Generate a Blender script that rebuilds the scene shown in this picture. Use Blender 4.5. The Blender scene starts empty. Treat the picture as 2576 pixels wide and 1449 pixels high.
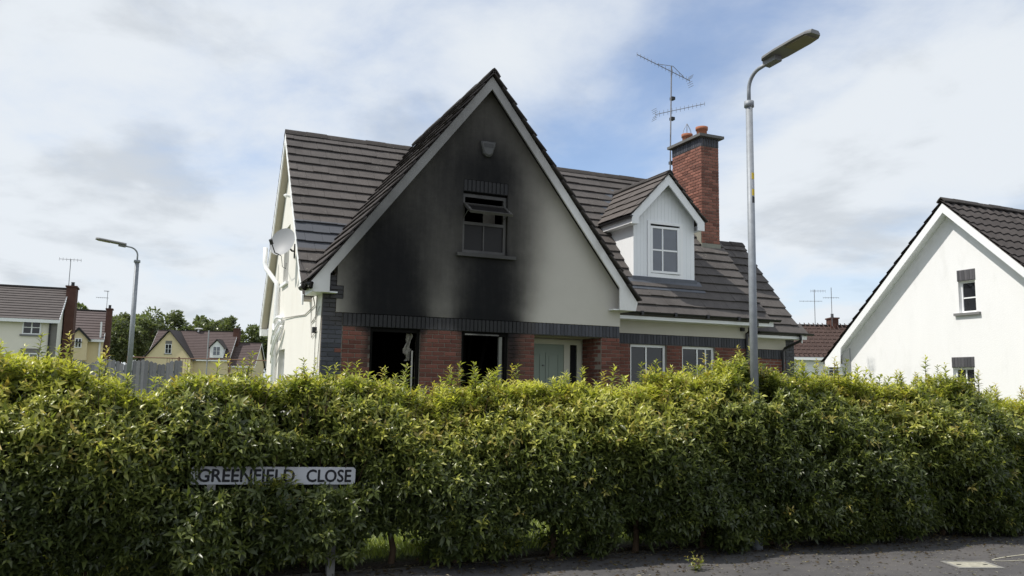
import bpy, math, random
import numpy as np
from mathutils import Vector, Matrix
from mathutils.geometry import tessellate_polygon

random.seed(7); RNG = np.random.default_rng(11)
S = bpy.context.scene
COL = S.collection
R = math.radians

# ------------------------------------------------------------------ camera
cam_d = bpy.data.cameras.new('camera'); cam = bpy.data.objects.new('camera', cam_d); COL.objects.link(cam)
cam_d.sensor_width = 36.0; cam_d.lens = 36.0 * 2038.417 / 2576.0
cam_d.clip_start = 0.1; cam_d.clip_end = 3000
cr = Vector((0.91553716, -0.40188728, 0.0166832)); cu = Vector((-0.06386564, -0.10429141, 0.99249407)); cf = Vector((0.39713083, 0.90973068, 0.12114945))
CAM = Vector((-2.49384684, -13.60754344, 1.6))
cam.matrix_world = Matrix(((cr.x, cu.x, -cf.x, CAM.x), (cr.y, cu.y, -cf.y, CAM.y), (cr.z, cu.z, -cf.z, CAM.z), (0, 0, 0, 1)))
S.camera = cam

# ------------------------------------------------------------------ world, sun, exposure
SUN = Vector((-0.70, 0.12, 1.0)).normalized()
W = bpy.data.worlds.new('World'); S.world = W; W.use_nodes = True
SKY = (0.973, -8.061, -6.198, 18.548, 0.45, 0.34, 9.7)
def world_nodes():
    nt = W.node_tree; N = nt.nodes; L = nt.links; N.clear()
    out = N.new('ShaderNodeOutputWorld'); bg = N.new('ShaderNodeBackground'); bg.inputs['Strength'].default_value = 0.112
    sky = N.new('ShaderNodeTexSky'); sky.sky_type = 'NISHITA'; sky.sun_disc = False
    sky.sun_elevation = math.asin(SUN.z); sky.sun_rotation = math.atan2(SUN.x, SUN.y); sky.dust_density = 0.6; sky.ozone_density = 3.0
    tc = N.new('ShaderNodeTexCoord')
    sep = N.new('ShaderNodeSeparateXYZ'); L.new(tc.outputs['Generated'], sep.inputs[0])
    def m(op, a, b=None, c=None):
        n = N.new('ShaderNodeMath'); n.operation = op
        for i, v in enumerate((a, b, c)):
            if v is None: continue
            if isinstance(v, (int, float)): n.inputs[i].default_value = v
            else: L.new(v, n.inputs[i])
        return n.outputs[0]
    zz = m('ADD', m('MAXIMUM', sep.outputs[2], 0.0), 0.22)
    cx = m('DIVIDE', sep.outputs[0], zz); cy = m('DIVIDE', sep.outputs[1], zz)
    cmb = N.new('ShaderNodeCombineXYZ'); L.new(cx, cmb.inputs[0]); L.new(cy, cmb.inputs[1])
    def noise(scale, detail, rough, dist, loc, rot, sc):
        mp = N.new('ShaderNodeMapping'); mp.inputs['Location'].default_value = loc; mp.inputs['Rotation'].default_value = (0, 0, rot); mp.inputs['Scale'].default_value = sc
        L.new(cmb.outputs[0], mp.inputs[0])
        n = N.new('ShaderNodeTexNoise'); n.inputs['Scale'].default_value = scale; n.inputs['Detail'].default_value = detail
        n.inputs['Roughness'].default_value = rough; n.inputs['Distortion'].default_value = dist
        L.new(mp.outputs[0], n.inputs['Vector']); return n.outputs['Fac']
    def ramp(x, lo, hi):
        n = N.new('ShaderNodeMapRange'); n.interpolation_type = 'SMOOTHSTEP'; n.inputs['From Min'].default_value = lo; n.inputs['From Max'].default_value = hi
        L.new(x, n.inputs['Value']); return n.outputs[0]
    cover_n = noise(SKY[0], 3, 0.45, 0.35, (SKY[1], SKY[2], 0), R(SKY[3]), (1.0, SKY[4], 1))
    wisp = noise(2.4, 10, 0.60, 0.25, (0.4 + SKY[1], 5.2, 0), R(SKY[3]), (1.0, 0.85, 1))
    cover = ramp(m('ADD', cover_n, m('MULTIPLY', m('SUBTRACT', wisp, 0.5), 0.30)), SKY[5], SKY[5] + 0.20)
    cover = m('ADD', m('MULTIPLY', cover, 0.76), 0.21)
    hz = ramp(sep.outputs[2], 0.30, 0.02)          # thicker cloud low down, along the longer path
    cover = m('MAXIMUM', cover, m('MULTIPLY', hz, 0.85))
    grey_n = noise(1.9, 9, 0.56, 0.15, (SKY[6], 2.2, 0), R(10), (1.0, 0.9, 1))
    grey = m('MULTIPLY', ramp(grey_n, 0.49, 0.66), 0.55)
    cc = N.new('ShaderNodeMix'); cc.data_type = 'RGBA'
    cc.inputs['A'].default_value = (7.35, 7.75, 8.15, 1); cc.inputs['B'].default_value = (4.4, 4.75, 5.15, 1); L.new(grey, cc.inputs['Factor'])
    skyc = N.new('ShaderNodeMix'); skyc.data_type = 'RGBA'; skyc.blend_type = 'MULTIPLY'; skyc.inputs['Factor'].default_value = 1.0
    L.new(sky.outputs[0], skyc.inputs['A']); skyc.inputs['B'].default_value = (1.30, 1.42, 1.55, 1)
    mix = N.new('ShaderNodeMix'); mix.data_type = 'RGBA'
    L.new(cover, mix.inputs['Factor']); L.new(skyc.outputs['Result'], mix.inputs['A']); L.new(cc.outputs['Result'], mix.inputs['B'])
    L.new(mix.outputs['Result'], bg.inputs['Color']); L.new(bg.outputs[0], out.inputs[0])
world_nodes()
sun_d = bpy.data.lights.new('sun', 'SUN'); sun_d.energy = 4.3; sun_d.angle = R(0.6); sun_d.color = (1.0, 0.95, 0.87)
sun = bpy.data.objects.new('sun', sun_d); COL.objects.link(sun); sun.rotation_euler = SUN.to_track_quat('Z', 'Y').to_euler(); sun.location = (-20, 3, 30)
S.view_settings.view_transform = 'Standard'; S.view_settings.look = 'None'; S.view_settings.gamma = 1.0
S.view_settings.use_curve_mapping = False; S.view_settings.exposure = 0.0

# ------------------------------------------------------------------ helpers
WL = {}
def wl(o): return WL.get(o.name, Vector((0, 0, 0))) if o else Vector((0, 0, 0))
def link(o, parent, world_loc):
    COL.objects.link(o); WL[o.name] = Vector(world_loc)
    if parent: o.parent = parent
    o.location = Vector(world_loc) - wl(parent); return o
def thing(name, label, cat, loc, group=None):
    o = bpy.data.objects.new(name, None); o.empty_display_size = 0.2; link(o, None, loc)
    return tag(o, label, cat, group)
def tag(o, label, cat, group=None):
    o['label'] = label; o['category'] = cat
    if group: o['group'] = group
    return o
def mesh_np(name, v, polys_idx, nper, mat, cols=None):
    """v (N,3); polys_idx flat int array with nper verts each"""
    me = bpy.data.meshes.new(name); n = len(v); nf = len(polys_idx) // nper
    me.vertices.add(n); me.vertices.foreach_set('co', np.asarray(v, np.float32).ravel())
    me.loops.add(nf * nper); me.loops.foreach_set('vertex_index', np.asarray(polys_idx, np.int32))
    me.polygons.add(nf); me.polygons.foreach_set('loop_start', np.arange(0, nf * nper, nper, dtype=np.int32))
    if cols is not None:
        at = me.attributes.new('col', 'FLOAT_COLOR', 'POINT')
        at.data.foreach_set('color', np.hstack([cols, np.ones((n, 1))]).astype(np.float32).ravel())
    me.materials.append(mat); me.update(calc_edges=True); me.validate(); return me

class MB:
    def __init__(s, xf=None): s.v = []; s.f = []; s.xf = xf
    def add(s, vs, fs):
        b = len(s.v); s.v += [tuple(p) for p in vs]; s.f += [tuple(i + b for i in q) for q in fs]; return s
    def box(s, x0, x1, y0, y1, z0, z1):
        return s.add([(x0, y0, z0), (x1, y0, z0), (x1, y1, z0), (x0, y1, z0), (x0, y0, z1), (x1, y0, z1), (x1, y1, z1), (x0, y1, z1)],
                     [(0, 3, 2, 1), (4, 5, 6, 7), (0, 1, 5, 4), (1, 2, 6, 5), (2, 3, 7, 6), (3, 0, 4, 7)])
    def obox(s, o, a, b, c):
        """corner o, edge vectors a,b,c"""
        o, a, b, c = map(Vector, (o, a, b, c))
        return s.add([o, o + a, o + a + b, o + b, o + c, o + a + c, o + a + b + c, o + b + c],
                     [(0, 3, 2, 1), (4, 5, 6, 7), (0, 1, 5, 4), (1, 2, 6, 5), (2, 3, 7, 6), (3, 0, 4, 7)])
    def panel(s, outer, holes, axis, a0, a1):
        loops = [outer] + list(holes); flat = [p for l in loops for p in l]
        tris = tessellate_polygon([[Vector((p[0], p[1], 0)) for p in l] for l in loops])
        def P(p, a): return (p[0], a, p[1]) if axis == 'y' else ((a, p[0], p[1]) if axis == 'x' else (p[0], p[1], a))
        b = len(s.v); n = len(flat)
        s.v += [P(p, a0) for p in flat] + [P(p, a1) for p in flat]
        for t in tris: s.f.append((b + t[0], b + t[1], b + t[2])); s.f.append((b + n + t[2], b + n + t[1], b + n + t[0]))
        k = 0
        for l in loops:
            m = len(l)
            for i in range(m):
                j = (i + 1) % m; s.f.append((b + k + i, b + k + j, b + n + k + j, b + n + k + i))
            k += m
        return s
    def tube(s, pts, r, n=8, r2=None, caps=True):
        pts = [Vector(p) for p in pts]; b = len(s.v); m = len(pts); prev = None
        for i, p in enumerate(pts):
            d = (pts[min(i + 1, m - 1)] - pts[max(i - 1, 0)]).normalized()
            if prev is None:
                u = d.cross(Vector((0, 0, 1))) if abs(d.z) < 0.9 else d.cross(Vector((1, 0, 0)))
                u.normalize()
            else: u = (prev - d * prev.dot(d)).normalized()
            prev = u; w = d.cross(u); rr = r if r2 is None else r + (r2 - r) * i / (m - 1)
            for k in range(n):
                a = 2 * math.pi * k / n; s.v.append(tuple(p + u * math.cos(a) * rr + w * math.sin(a) * rr))
        for i in range(m - 1):
            for k in range(n):
                s.f.append((b + i * n + k, b + i * n + (k + 1) % n, b + (i + 1) * n + (k + 1) % n, b + (i + 1) * n + k))
        if caps: s.f.append(tuple(b + k for k in range(n))[::-1]); s.f.append(tuple(b + (m - 1) * n + k for k in range(n)))
        return s
    def lathe(s, prof, c, n=16):
        b = len(s.v)
        for (r, z) in prof:
            for k in range(n):
                a = 2 * math.pi * k / n; s.v.append((c[0] + r * math.cos(a), c[1] + r * math.sin(a), c[2] + z))
        for i in range(len(prof) - 1):
            for k in range(n): s.f.append((b + i * n + k, b + i * n + (k + 1) % n, b + (i + 1) * n + (k + 1) % n, b + (i + 1) * n + k))
        return s
    def build(s, name, mat, parent=None, smooth=False, kind=None):
        v = np.array(s.v, float)
        if s.xf is not None: v = np.array([tuple(s.xf @ Vector(p)) for p in s.v])
        c = (v.min(0) + v.max(0)) / 2
        me = bpy.data.meshes.new(name); me.from_pydata([tuple(p) for p in (v - c)], [], s.f); me.materials.append(mat)
        if smooth:
            for p in me.polygons: p.use_smooth = True
        me.update(); o = bpy.data.objects.new(name, me); link(o, parent, c)
        if kind: o['kind'] = kind
        return o

# ------------------------------------------------------------------ materials
def new_mat(name):
    m = bpy.data.materials.new(name); m.use_nodes = True; nt = m.node_tree; nt.nodes.clear()
    out = nt.nodes.new('ShaderNodeOutputMaterial'); p = nt.nodes.new('ShaderNodeBsdfPrincipled'); nt.links.new(p.outputs[0], out.inputs[0])
    return m, nt, p
class NB:
    def __init__(s, nt): s.nt = nt; s.N = nt.nodes; s.L = nt.links
    def put(s, sock, v):
        if isinstance(v, (int, float)): sock.default_value = v
        elif isinstance(v, (tuple, list)): sock.default_value = tuple(v) + ((1,) if len(v) == 3 and len(sock.default_value) == 4 else ())
        else: s.L.new(v, sock)
    def m(s, op, a, b=None, c=None, clamp=False):
        n = s.N.new('ShaderNodeMath'); n.operation = op; n.use_clamp = clamp
        for i, v in enumerate((a, b, c)):
            if v is not None: s.put(n.inputs[i], v)
        return n.outputs[0]
    def pos(s): return s.N.new('ShaderNodeNewGeometry').outputs['Position']
    def obj(s): return s.N.new('ShaderNodeTexCoord').outputs['Object']
    def rnd(s): return s.N.new('ShaderNodeObjectInfo').outputs['Random']
    def map(s, vec, sc=(1, 1, 1), loc=(0, 0, 0)):
        n = s.N.new('ShaderNodeMapping'); n.inputs['Scale'].default_value = sc; n.inputs['Location'].default_value = loc; s.L.new(vec, n.inputs[0]); return n.outputs[0]
    def noise(s, vec, scale, detail=5, rough=0.55, dist=0):
        n = s.N.new('ShaderNodeTexNoise'); n.inputs['Scale'].default_value = scale; n.inputs['Detail'].default_value = detail
        n.inputs['Roughness'].default_value = rough; n.inputs['Distortion'].default_value = dist
        if vec is not None: s.L.new(vec, n.inputs['Vector'])
        return n.outputs['Fac']
    def ramp(s, x, lo, hi, a=0.0, b=1.0):
        n = s.N.new('ShaderNodeMapRange'); n.interpolation_type = 'SMOOTHSTEP'
        for k, v in (('From Min', lo), ('From Max', hi), ('To Min', a), ('To Max', b)): n.inputs[k].default_value = v
        s.put(n.inputs['Value'], x); return n.outputs[0]
    def mix(s, f, a, b, mode='MIX'):
        n = s.N.new('ShaderNodeMix'); n.data_type = 'RGBA'; n.blend_type = mode
        s.put(n.inputs['Factor'], f); s.put(n.inputs['A'], a); s.put(n.inputs['B'], b); return n.outputs['Result']
    def bump(s, p, h, strength=0.3, dist=0.01):
        n = s.N.new('ShaderNodeBump'); n.inputs['Strength'].default_value = strength; n.inputs['Distance'].default_value = dist
        s.L.new(h, n.inputs['Height']); s.L.new(n.outputs[0], p.inputs['Normal'])
    def sep(s, vec):
        n = s.N.new('ShaderNodeSeparateXYZ'); s.L.new(vec, n.inputs[0]); return n.outputs
# soot left by the fire: a stain with its own shape on the gable (world x,z metres)
SOOT = [(2.0, 4.8, 1.9, 2.4, .50), (1.22, 2.95, 0.70, 0.95, .95), (1.05, 3.75, 0.72, 1.05, .90), (1.25, 4.40, 0.90, 1.20, .55), (.72, 3.3, .58, 1.0, .48),
        (2.98, 2.95, 0.66, 0.90, .95), (2.95, 3.65, 0.76, 0.80, .84), (2.85, 4.6, 0.95, 1.4, .34), (2.95, 5.45, .85, .75, .85), (2.85, 6.6, 1.5, 1.6, .60),
        (2.1, 5.4, 1.2, 1.5, .36), (3.45, 4.4, .7, 1.0, .5),
        (1.27, 2.72, 0.56, 0.22, .93), (2.95, 2.72, 0.60, 0.22, .94), (3.47, 2.25, 0.26, 0.75, .85), (0.82, 2.35, 0.13, 0.55, .70), (1.74, 2.3, .08, .5, .5), (2.46, 2.3, .08, .5, .4)]
def soot_group():
    g = bpy.data.node_groups.new('soot', 'ShaderNodeTree'); g.interface.new_socket('Fac', in_out='OUTPUT', socket_type='NodeSocketFloat')
    b = NB(g); out = g.nodes.new('NodeGroupOutput'); pos = b.pos()
    n1 = b.noise(pos, 1.3, 4, .5); n2 = b.noise(b.map(pos, loc=(9, 3, 5)), 1.3, 4, .5); x, y, z = b.sep(pos)
    x = b.m('ADD', x, b.m('MULTIPLY', b.m('SUBTRACT', n1, .5), .35)); z = b.m('ADD', z, b.m('MULTIPLY', b.m('SUBTRACT', n2, .5), .45))
    up_ = b.ramp(z, 2.42, 2.66)      # the plumes start at the window heads; the piers below keep their own marks
    keep = None
    for (cx, cz, sx, sz, a) in SOOT:
        dx = b.m('DIVIDE', b.m('SUBTRACT', x, cx), sx); dz = b.m('DIVIDE', b.m('SUBTRACT', z, cz), sz)
        d2 = b.m('ADD', b.m('MULTIPLY', dx, dx), b.m('MULTIPLY', dz, dz))
        gss = b.m('POWER', 2.71828, b.m('MULTIPLY', b.m('POWER', d2, 1.4), -0.75)) if a > .9 else b.m('POWER', 2.71828, b.m('MULTIPLY', d2, -1.1))
        if cz > 2.8: gss = b.m('MULTIPLY', gss, up_)
        k = b.m('SUBTRACT', 1.0, b.m('MULTIPLY', gss, a)); keep = k if keep is None else b.m('MULTIPLY', keep, k)
    near = b.ramp(y, 0.5, 0.30)   # only the street face of the wing is sooted
    st = b.noise(b.map(pos, (7, 7, .7)), 1.0, 6, .65); pt = b.noise(pos, 5.5, 7, .7)
    dens = b.m('MULTIPLY', b.m('SUBTRACT', 1.0, keep), b.m('ADD', .86, b.m('ADD', b.m('MULTIPLY', st, .14), b.m('MULTIPLY', pt, .12))))
    f = b.m('MULTIPLY', dens, near, clamp=True)
    g.links.new(f, out.inputs[0]); return g
SOOTG = soot_group()
def soot_fac(b):
    n = b.N.new('ShaderNodeGroup'); n.node_tree = SOOTG; return n.outputs[0]
def mat(name, col, rough=0.7, var=0.12, scale=6.0, bump=0.0, bscale=60.0, spec=0.3, rnd=0.0, soot=0.0, metal=0.0, dirt=0.0, dirtcol=(.12, .11, .09), streak=False):
    m, nt, p = new_mat(name); b = NB(nt); pos = b.pos()
    n = b.noise(b.map(pos, (1, 1, .25)) if streak else pos, scale, 6, .6)
    c = b.mix(n, tuple(x * (1 - var) for x in col), tuple(min(1, x * (1 + var)) for x in col))
    if rnd:
        r = b.rnd(); c = b.mix(1.0, c, b.mix(r, (1 - rnd, 1 - rnd, 1 - rnd), (1 + rnd, 1 + rnd * .9, 1 + rnd * .8)), 'MULTIPLY')
    if dirt:
        d = b.ramp(b.noise(b.map(pos, (1, 1, .35)), 2.3, 8, .68), .50, .78); c = b.mix(b.m('MULTIPLY', d, dirt), c, dirtcol)
    if soot:
        f = b.m('MULTIPLY', soot_fac(b), soot)
        c = b.mix(b.ramp(f, 0.0, 0.45), c, b.mix(.28, c, (.11, .088, .066))); c = b.mix(b.ramp(f, .08, 1.0), c, (.012, .012, .0132))
    b.put(p.inputs['Base Color'], c); p.inputs['Roughness'].default_value = rough; p.inputs['Specular IOR Level'].default_value = spec; p.inputs['Metallic'].default_value = metal
    if bump: b.bump(p, b.noise(pos, bscale, 4, .6), bump, .006)
    return m
M = {}
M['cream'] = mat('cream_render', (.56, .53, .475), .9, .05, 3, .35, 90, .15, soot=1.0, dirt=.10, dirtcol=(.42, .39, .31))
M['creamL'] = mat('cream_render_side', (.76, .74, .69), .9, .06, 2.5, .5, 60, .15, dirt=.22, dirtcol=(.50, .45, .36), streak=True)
M['white_wall'] = mat('white_render', (.85, .85, .85), .9, .04, 2, .6, 45, .15, dirt=.30, dirtcol=(.58, .58, .56), streak=True)
M['red'] = mat('red_brick', (.158, .066, .052), .85, .22, 22, .5, 70, .2, rnd=.30, soot=1.0)
M['redc'] = mat('red_chimney_brick', (.220, .102, .078), .85, .25, 14, .5, 70, .2, rnd=.35, dirt=.45, dirtcol=(.05, .045, .045))
M['blue'] = mat('blue_brick', (.055, .058, .072), .6, .2, 22, .3, 70, .4, rnd=.35, soot=1.0)
M['mortar'] = mat('mortar', (.26, .225, .19), .95, .15, 30, .4, 120, .1, soot=1.0)
M['mortarb'] = mat('grey_mortar', (.125, .125, .13), .95, .15, 30, .4, 120, .1, soot=.96)
M['barge'] = mat('barge_paint', (.78, .77, .76),   .55, .08, 5, .1, 40, .4, soot=.82, dirt=.30, dirtcol=(.25, .22, .18))
M['white'] = mat('white_paint', (.86, .87, .88), .5, .05, 6, .05, 40, .4, dirt=.08, dirtcol=(.4, .4, .38))
M['upvc'] = mat('white_upvc', (.88, .89, .90), .3, .03, 5, 0, 40, .5)
M['fupvc'] = mat('smoked_upvc', (.50, .48, .44), .45, .25, 9, .1, 60, .4, soot=.90)
M['gutter'] = mat('black_gutter', (.012, .012, .014), .35, .2, 8, 0, 40, .5)
M['char'] = mat('charred', (.008, .0075, .007), .95, .4, 9, .6, 30, .1)
M['ash'] = mat('burnt_cloth', (.26, .245, .21), .9, .35, 14, .6, 40, .1)
M['lead'] = mat('lead', (.105, .115, .135), .5, .25, 7, .2, 40, .5, metal=.3)
M['leadpale'] = mat('pale_lead', (.26, .26, .22), .8, .3, 7, .2, 40, .3, dirt=.4, dirtcol=(.12, .13, .09))
M['galv'] = mat('galvanised_steel', (.27, .29, .315), .55, .35, 14, .08, 60, .4, metal=.2)
M['steel'] = mat('aerial_aluminium', (.22, .22, .23), .45, .2, 20, 0, 40, .5, metal=.5)
M['dark'] = mat('dark_plastic', (.02, .02, .022), .5, .2, 20, 0, 40, .4)
M['pot'] = mat('terracotta', (.33, .135, .08), .8, .2, 10, .3, 50, .2)
M['concrete'] = mat('concrete', (.24, .235, .22), .9, .2, 9, .5, 60, .2)
M['edge'] = mat('dirty_edging', (.085, .078, .066), .95, .4, 9, .5, 60, .1)
M['capstone'] = mat('weathered_cap', (.14, .14, .135), .9, .35, 9, .5, 60, .2)
M['door'] = mat('sage_door', (.25, .295, .255), .45, .05, 4, 0, 40, .4)
M['doorframe'] = mat('cream_frame', (.60, .58, .50), .5, .06, 4, 0, 40, .4)
M['soffit'] = mat('beige_soffit', (.52, .47, .38), .7, .06, 4, 0, 40, .2)
M['sillgrey'] = mat('grey_sill', (.20, .20, .20), .8, .15, 8, .3, 50, .2, soot=.7)
M['dishmat'] = mat('dish_grey', (.30, .31, .325), .5, .05, 4, 0, 40, .3)
M['yellow'] = mat('yellow_tape', (.65, .46, .03), .5, .15, 20, 0, 40, .3)
M['yellowall'] = mat('yellow_render', (.72, .61, .39), .9, .05, 3, .2, 40, .1)
M['fence'] = mat('weathered_fence', (.19, .195, .21), .9, .22, 14, .4, 60, .1, rnd=.25)
M['rust'] = mat('rusty_rail', (.20, .12, .085), .8, .25, 10, .2, 60, .2)
M['bark'] = mat('bark', (.085, .058, .038), .95, .35, 18, .8, 50, .1)
M['brown_red'] = mat('far_red_brick', (.105, .056, .046), .9, .25, 4, .3, 30, .1)
M['greybrick'] = mat('far_grey_brick', (.20, .19, .18), .9, .25, 4, .3, 30, .1)
M['boards'] = mat('white_cladding', (.86, .88, .90), .45, .03, 4, 0, 40, .4)
def glass_mat(name, col, rough=.04, ior=1.9):
    m, nt, p = new_mat(name); b = NB(nt)
    n = b.noise(b.pos(), 3, 3); b.put(p.inputs['Base Color'], b.mix(n, tuple(x * .7 for x in col), tuple(x * 1.3 for x in col)))
    p.inputs['Roughness'].default_value = rough; p.inputs['IOR'].default_value = ior; return m
M['glass'] = glass_mat('window_glass', (.016, .018, .022), .04, 1.55)
M['sootglass'] = glass_mat('sooted_glass', (.013, .012, .012), .45, 1.35)
M['skyglass'] = glass_mat('painted_sky_glass', (.085, .10, .13), .06, 1.8)  # blue-grey base paints the sky reflection into the pane colour
def tile_mat(name, col, lichen=.5, patch=False):
    m, nt, p = new_mat(name); b = NB(nt); pos = b.pos()
    c = b.mix(b.noise(pos, 7, 7, .65), tuple(x * .68 for x in col), tuple(x * 1.32 for x in col))
    c = b.mix(1.0, c, b.mix(b.rnd(), (.88, .88, .88), (1.12, 1.11, 1.1)), 'MULTIPLY')
    c = b.mix(b.ramp(b.noise(b.map(pos, (1, 1, .3)), 2.1, 5), .45, .75, 0, .5), c, tuple(x * .55 for x in col))
    sp = b.ramp(b.noise(pos, 26, 3, .5), .66, .72); ar = b.ramp(b.noise(pos, 1.1, 4), .42, .62)
    c = b.mix(b.m('MULTIPLY', b.m('MULTIPLY', sp, ar), lichen), c, (.30, .29, .24))
    ms = b.ramp(b.noise(b.map(pos, loc=(4, 4, 4)), 9, 5, .6), .66, .74); c = b.mix(b.m('MULTIPLY', ms, lichen * .9), c, (.022, .022, .016))
    if patch:   # a few blue-grey replacement tiles near the verge
        x, y, z = b.sep(pos); inb = b.m('MULTIPLY', b.ramp(x, .95, .80), b.m('MULTIPLY', b.ramp(z, 4.12, 4.16), b.ramp(z, 4.80, 4.76)))
        c = b.mix(b.m('MULTIPLY', inb, .75), c, (.095, .105, .125))
    b.put(p.inputs['Base Color'], c); p.inputs['Roughness'].default_value = .85; p.inputs['Specular IOR Level'].default_value = .25
    b.bump(p, b.noise(pos, 55, 5, .65), .6, .008); return m
M['tile'] = tile_mat('roof_tile', (.102, .093, .089), .85, True)
M['tilew'] = tile_mat('scorched_wing_tile', (.062, .054, .052), .35)
M['tiled'] = tile_mat('dormer_tile', (.102, .090, .084), .5)
M['pantile'] = tile_mat('grey_pantile', (.062, .055, .053), .2)
M['rtile'] = tile_mat('red_brown_pantile', (.075, .050, .044), .15)
M['ridge'] = tile_mat('mossy_ridge', (.05, .045, .042), 1.0)
def brick_tex(name, c1, c2, mo):
    m, nt, p = new_mat(name); b = NB(nt); t = b.N.new('ShaderNodeTexBrick'); pos = b.pos(); x, y, z = b.sep(pos)
    cm = b.N.new('ShaderNodeCombineXYZ'); b.L.new(b.m('ADD', x, y), cm.inputs[0]); b.L.new(z, cm.inputs[1]); b.L.new(cm.outputs[0], t.inputs['Vector'])
    for k, v in (('Color1', c1), ('Color2', c2), ('Mortar', mo)): t.inputs[k].default_value = v + (1,)
    for k, v in (('Scale', 1.0), ('Mortar Size', .008), ('Brick Width', .225), ('Row Height', .075)): t.inputs[k].default_value = v
    b.L.new(t.outputs[0], p.inputs['Base Color']); p.inputs['Roughness'].default_value = .9; return m
M['bricktex'] = brick_tex('brick_wall_below', (.20, .065, .045), (.15, .05, .035), (.2, .185, .165))
def leaf_mat(name, trans=.42):
    m, nt, p = new_mat(name); b = NB(nt); a = b.N.new('ShaderNodeAttribute'); a.attribute_name = 'col'
    b.L.new(a.outputs['Color'], p.inputs['Base Color']); p.inputs['Roughness'].default_value = .33; p.inputs['Specular IOR Level'].default_value = .55
    t = b.N.new('ShaderNodeBsdfTranslucent'); b.L.new(b.mix(1.0, a.outputs['Color'], (1.25, 1.35, .6), 'MULTIPLY'), t.inputs['Color'])
    mx = b.N.new('ShaderNodeMixShader'); mx.inputs[0].default_value = trans; b.L.new(p.outputs[0], mx.inputs[1]); b.L.new(t.outputs[0], mx.inputs[2])
    out = [n for n in b.N if n.type == 'OUTPUT_MATERIAL'][0]; b.L.new(mx.outputs[0], out.inputs[0]); return m
M['leaf'] = leaf_mat('hedge_leaf'); M['treeleaf'] = leaf_mat('tree_leaf', .35); M['grassblade'] = leaf_mat('grass_blade', .3)
def ground_mat():
    m, nt, p = new_mat('grass_ground'); b = NB(nt); pos = b.pos()
    c = b.mix(b.noise(pos, 3, 8, .7), (.05, .075, .02), (.12, .15, .04)); c = b.mix(b.ramp(b.noise(pos, .4, 4), .4, .7, 0, .5), c, (.10, .10, .045))
    x, y, z = b.sep(pos); c = b.mix(b.ramp(y, -6.15, -6.35), c, b.mix(b.noise(pos, 30, 5), (.018, .014, .01), (.05, .038, .026)))
    b.put(p.inputs['Base Color'], c); p.inputs['Roughness'].default_value = .95; b.bump(p, b.noise(pos, 40, 5), .8, .03); return m
M['ground'] = ground_mat()
def asphalt_mat():
    m, nt, p = new_mat('path_asphalt'); b = NB(nt); pos = b.pos()
    c = b.mix(b.noise(pos, 160, 4, .7), (.035, .034, .036), (.11, .105, .105)); c = b.mix(b.ramp(b.noise(pos, 1.6, 6, .65), .4, .75, 0, .55), c, (.135, .125, .118))
    c = b.mix(b.ramp(b.noise(pos, 45, 3), .66, .72, 0, .8), c, (.30, .285, .26)); c = b.mix(b.ramp(b.noise(b.map(pos, (1, 1.6, 1)), 4.5, 8, .75), .48, .72, 0, .40), c, (.15, .138, .124)); c = b.mix(b.ramp(b.noise(b.map(pos, loc=(3, 8, 1)), 2.2, 8, .75), .56, .74, 0, .35), c, (.032, .031, .031))
    b.put(p.inputs['Base Color'], c); p.inputs['Roughness'].default_value = .9; b.bump(p, b.noise(pos, 180, 4, .7), .6, .006); return m
M['asphalt'] = asphalt_mat()
M['signwhite'] = mat('sign_white', (.45, .46, .49), .45, .10, 10, .05, 40, .4, dirt=.25, dirtcol=(.25, .26, .24))
M['signblack'] = mat('sign_black', (.012, .012, .016), .5, .1, 10, 0, 40, .3)
M['paintw'] = mat('worn_paint', (.36, .345, .28), .85, .6, 18, .3, 90, .2)
# ------------------------------------------------------------------ ground, path
def gz(x, y):
    if y < -6.40: return -0.05
    h = 0.02 + 0.33 * min(1, max(0, (y + 6.4) / 5.4))
    return h + 1.9 * min(1, max(0, (y - 15) / 75.0))
xs = sorted(set([-400, -200, -100, -60, -40, -25] + [i * .5 - 16 for i in range(80)] + [26, 32, 40, 60, 100, 200, 400]))
ys = sorted(set([-60, -30, -15, -9, -6.46, -6.40] + [i * .4 - 6.2 for i in range(20)] + [3, 6, 10, 15, 20, 30, 45, 60, 75, 90, 120, 200, 400, 900]))
g = MB(); nx = len(xs)
g.v = [(x, y, gz(x, y) + (0.012 * math.sin(x * 3.1) * math.sin(y * 2.7) if -6 < y < 2 else 0)) for y in ys for x in xs]
g.f = [(j * nx + i, j * nx + i + 1, (j + 1) * nx + i + 1, (j + 1) * nx + i) for j in range(len(ys) - 1) for i in range(nx - 1)]
go = g.build('ground', M['ground'], smooth=True); go['kind'] = 'structure'
def yedge(x): return -6.44 - 0.045 * max(0, x)
pv = MB(); px = [-14 + i * 1.0 for i in range(40)]
pv.v = [(x, yy, 0.0) for x in px for yy in (-16.5, yedge(x) - .06)]
pv.f = [(2 * i, 2 * i + 2, 2 * i + 3, 2 * i + 1) for i in range(len(px) - 1)]
po = pv.build('footpath', M['asphalt']); po['kind'] = 'structure'
eb = MB(); eb.v = [(x, yedge(x) + d, -.02) for x in px for d in (-.06, .06)]; eb.f = pv.f
edging = eb.build('path_edging', M['edge']); edging['kind'] = 'structure'
for i in range(26):
    x0 = -8 + i * .92; y0 = yedge(x0 + .45) - .03
    MB().box(x0, x0 + .905, y0, y0 + .05, -.03, .010 + random.uniform(-.008, .012)).build('edging_stone', M['edge'], edging)
cover = thing('access_cover', 'square cream painted access cover set in the asphalt footpath', 'access cover', (4.69, -8.12, 0))
cvx = Matrix.Translation((4.69, -8.12, 0)) @ Matrix.Rotation(R(-20), 4, 'Z')
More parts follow.
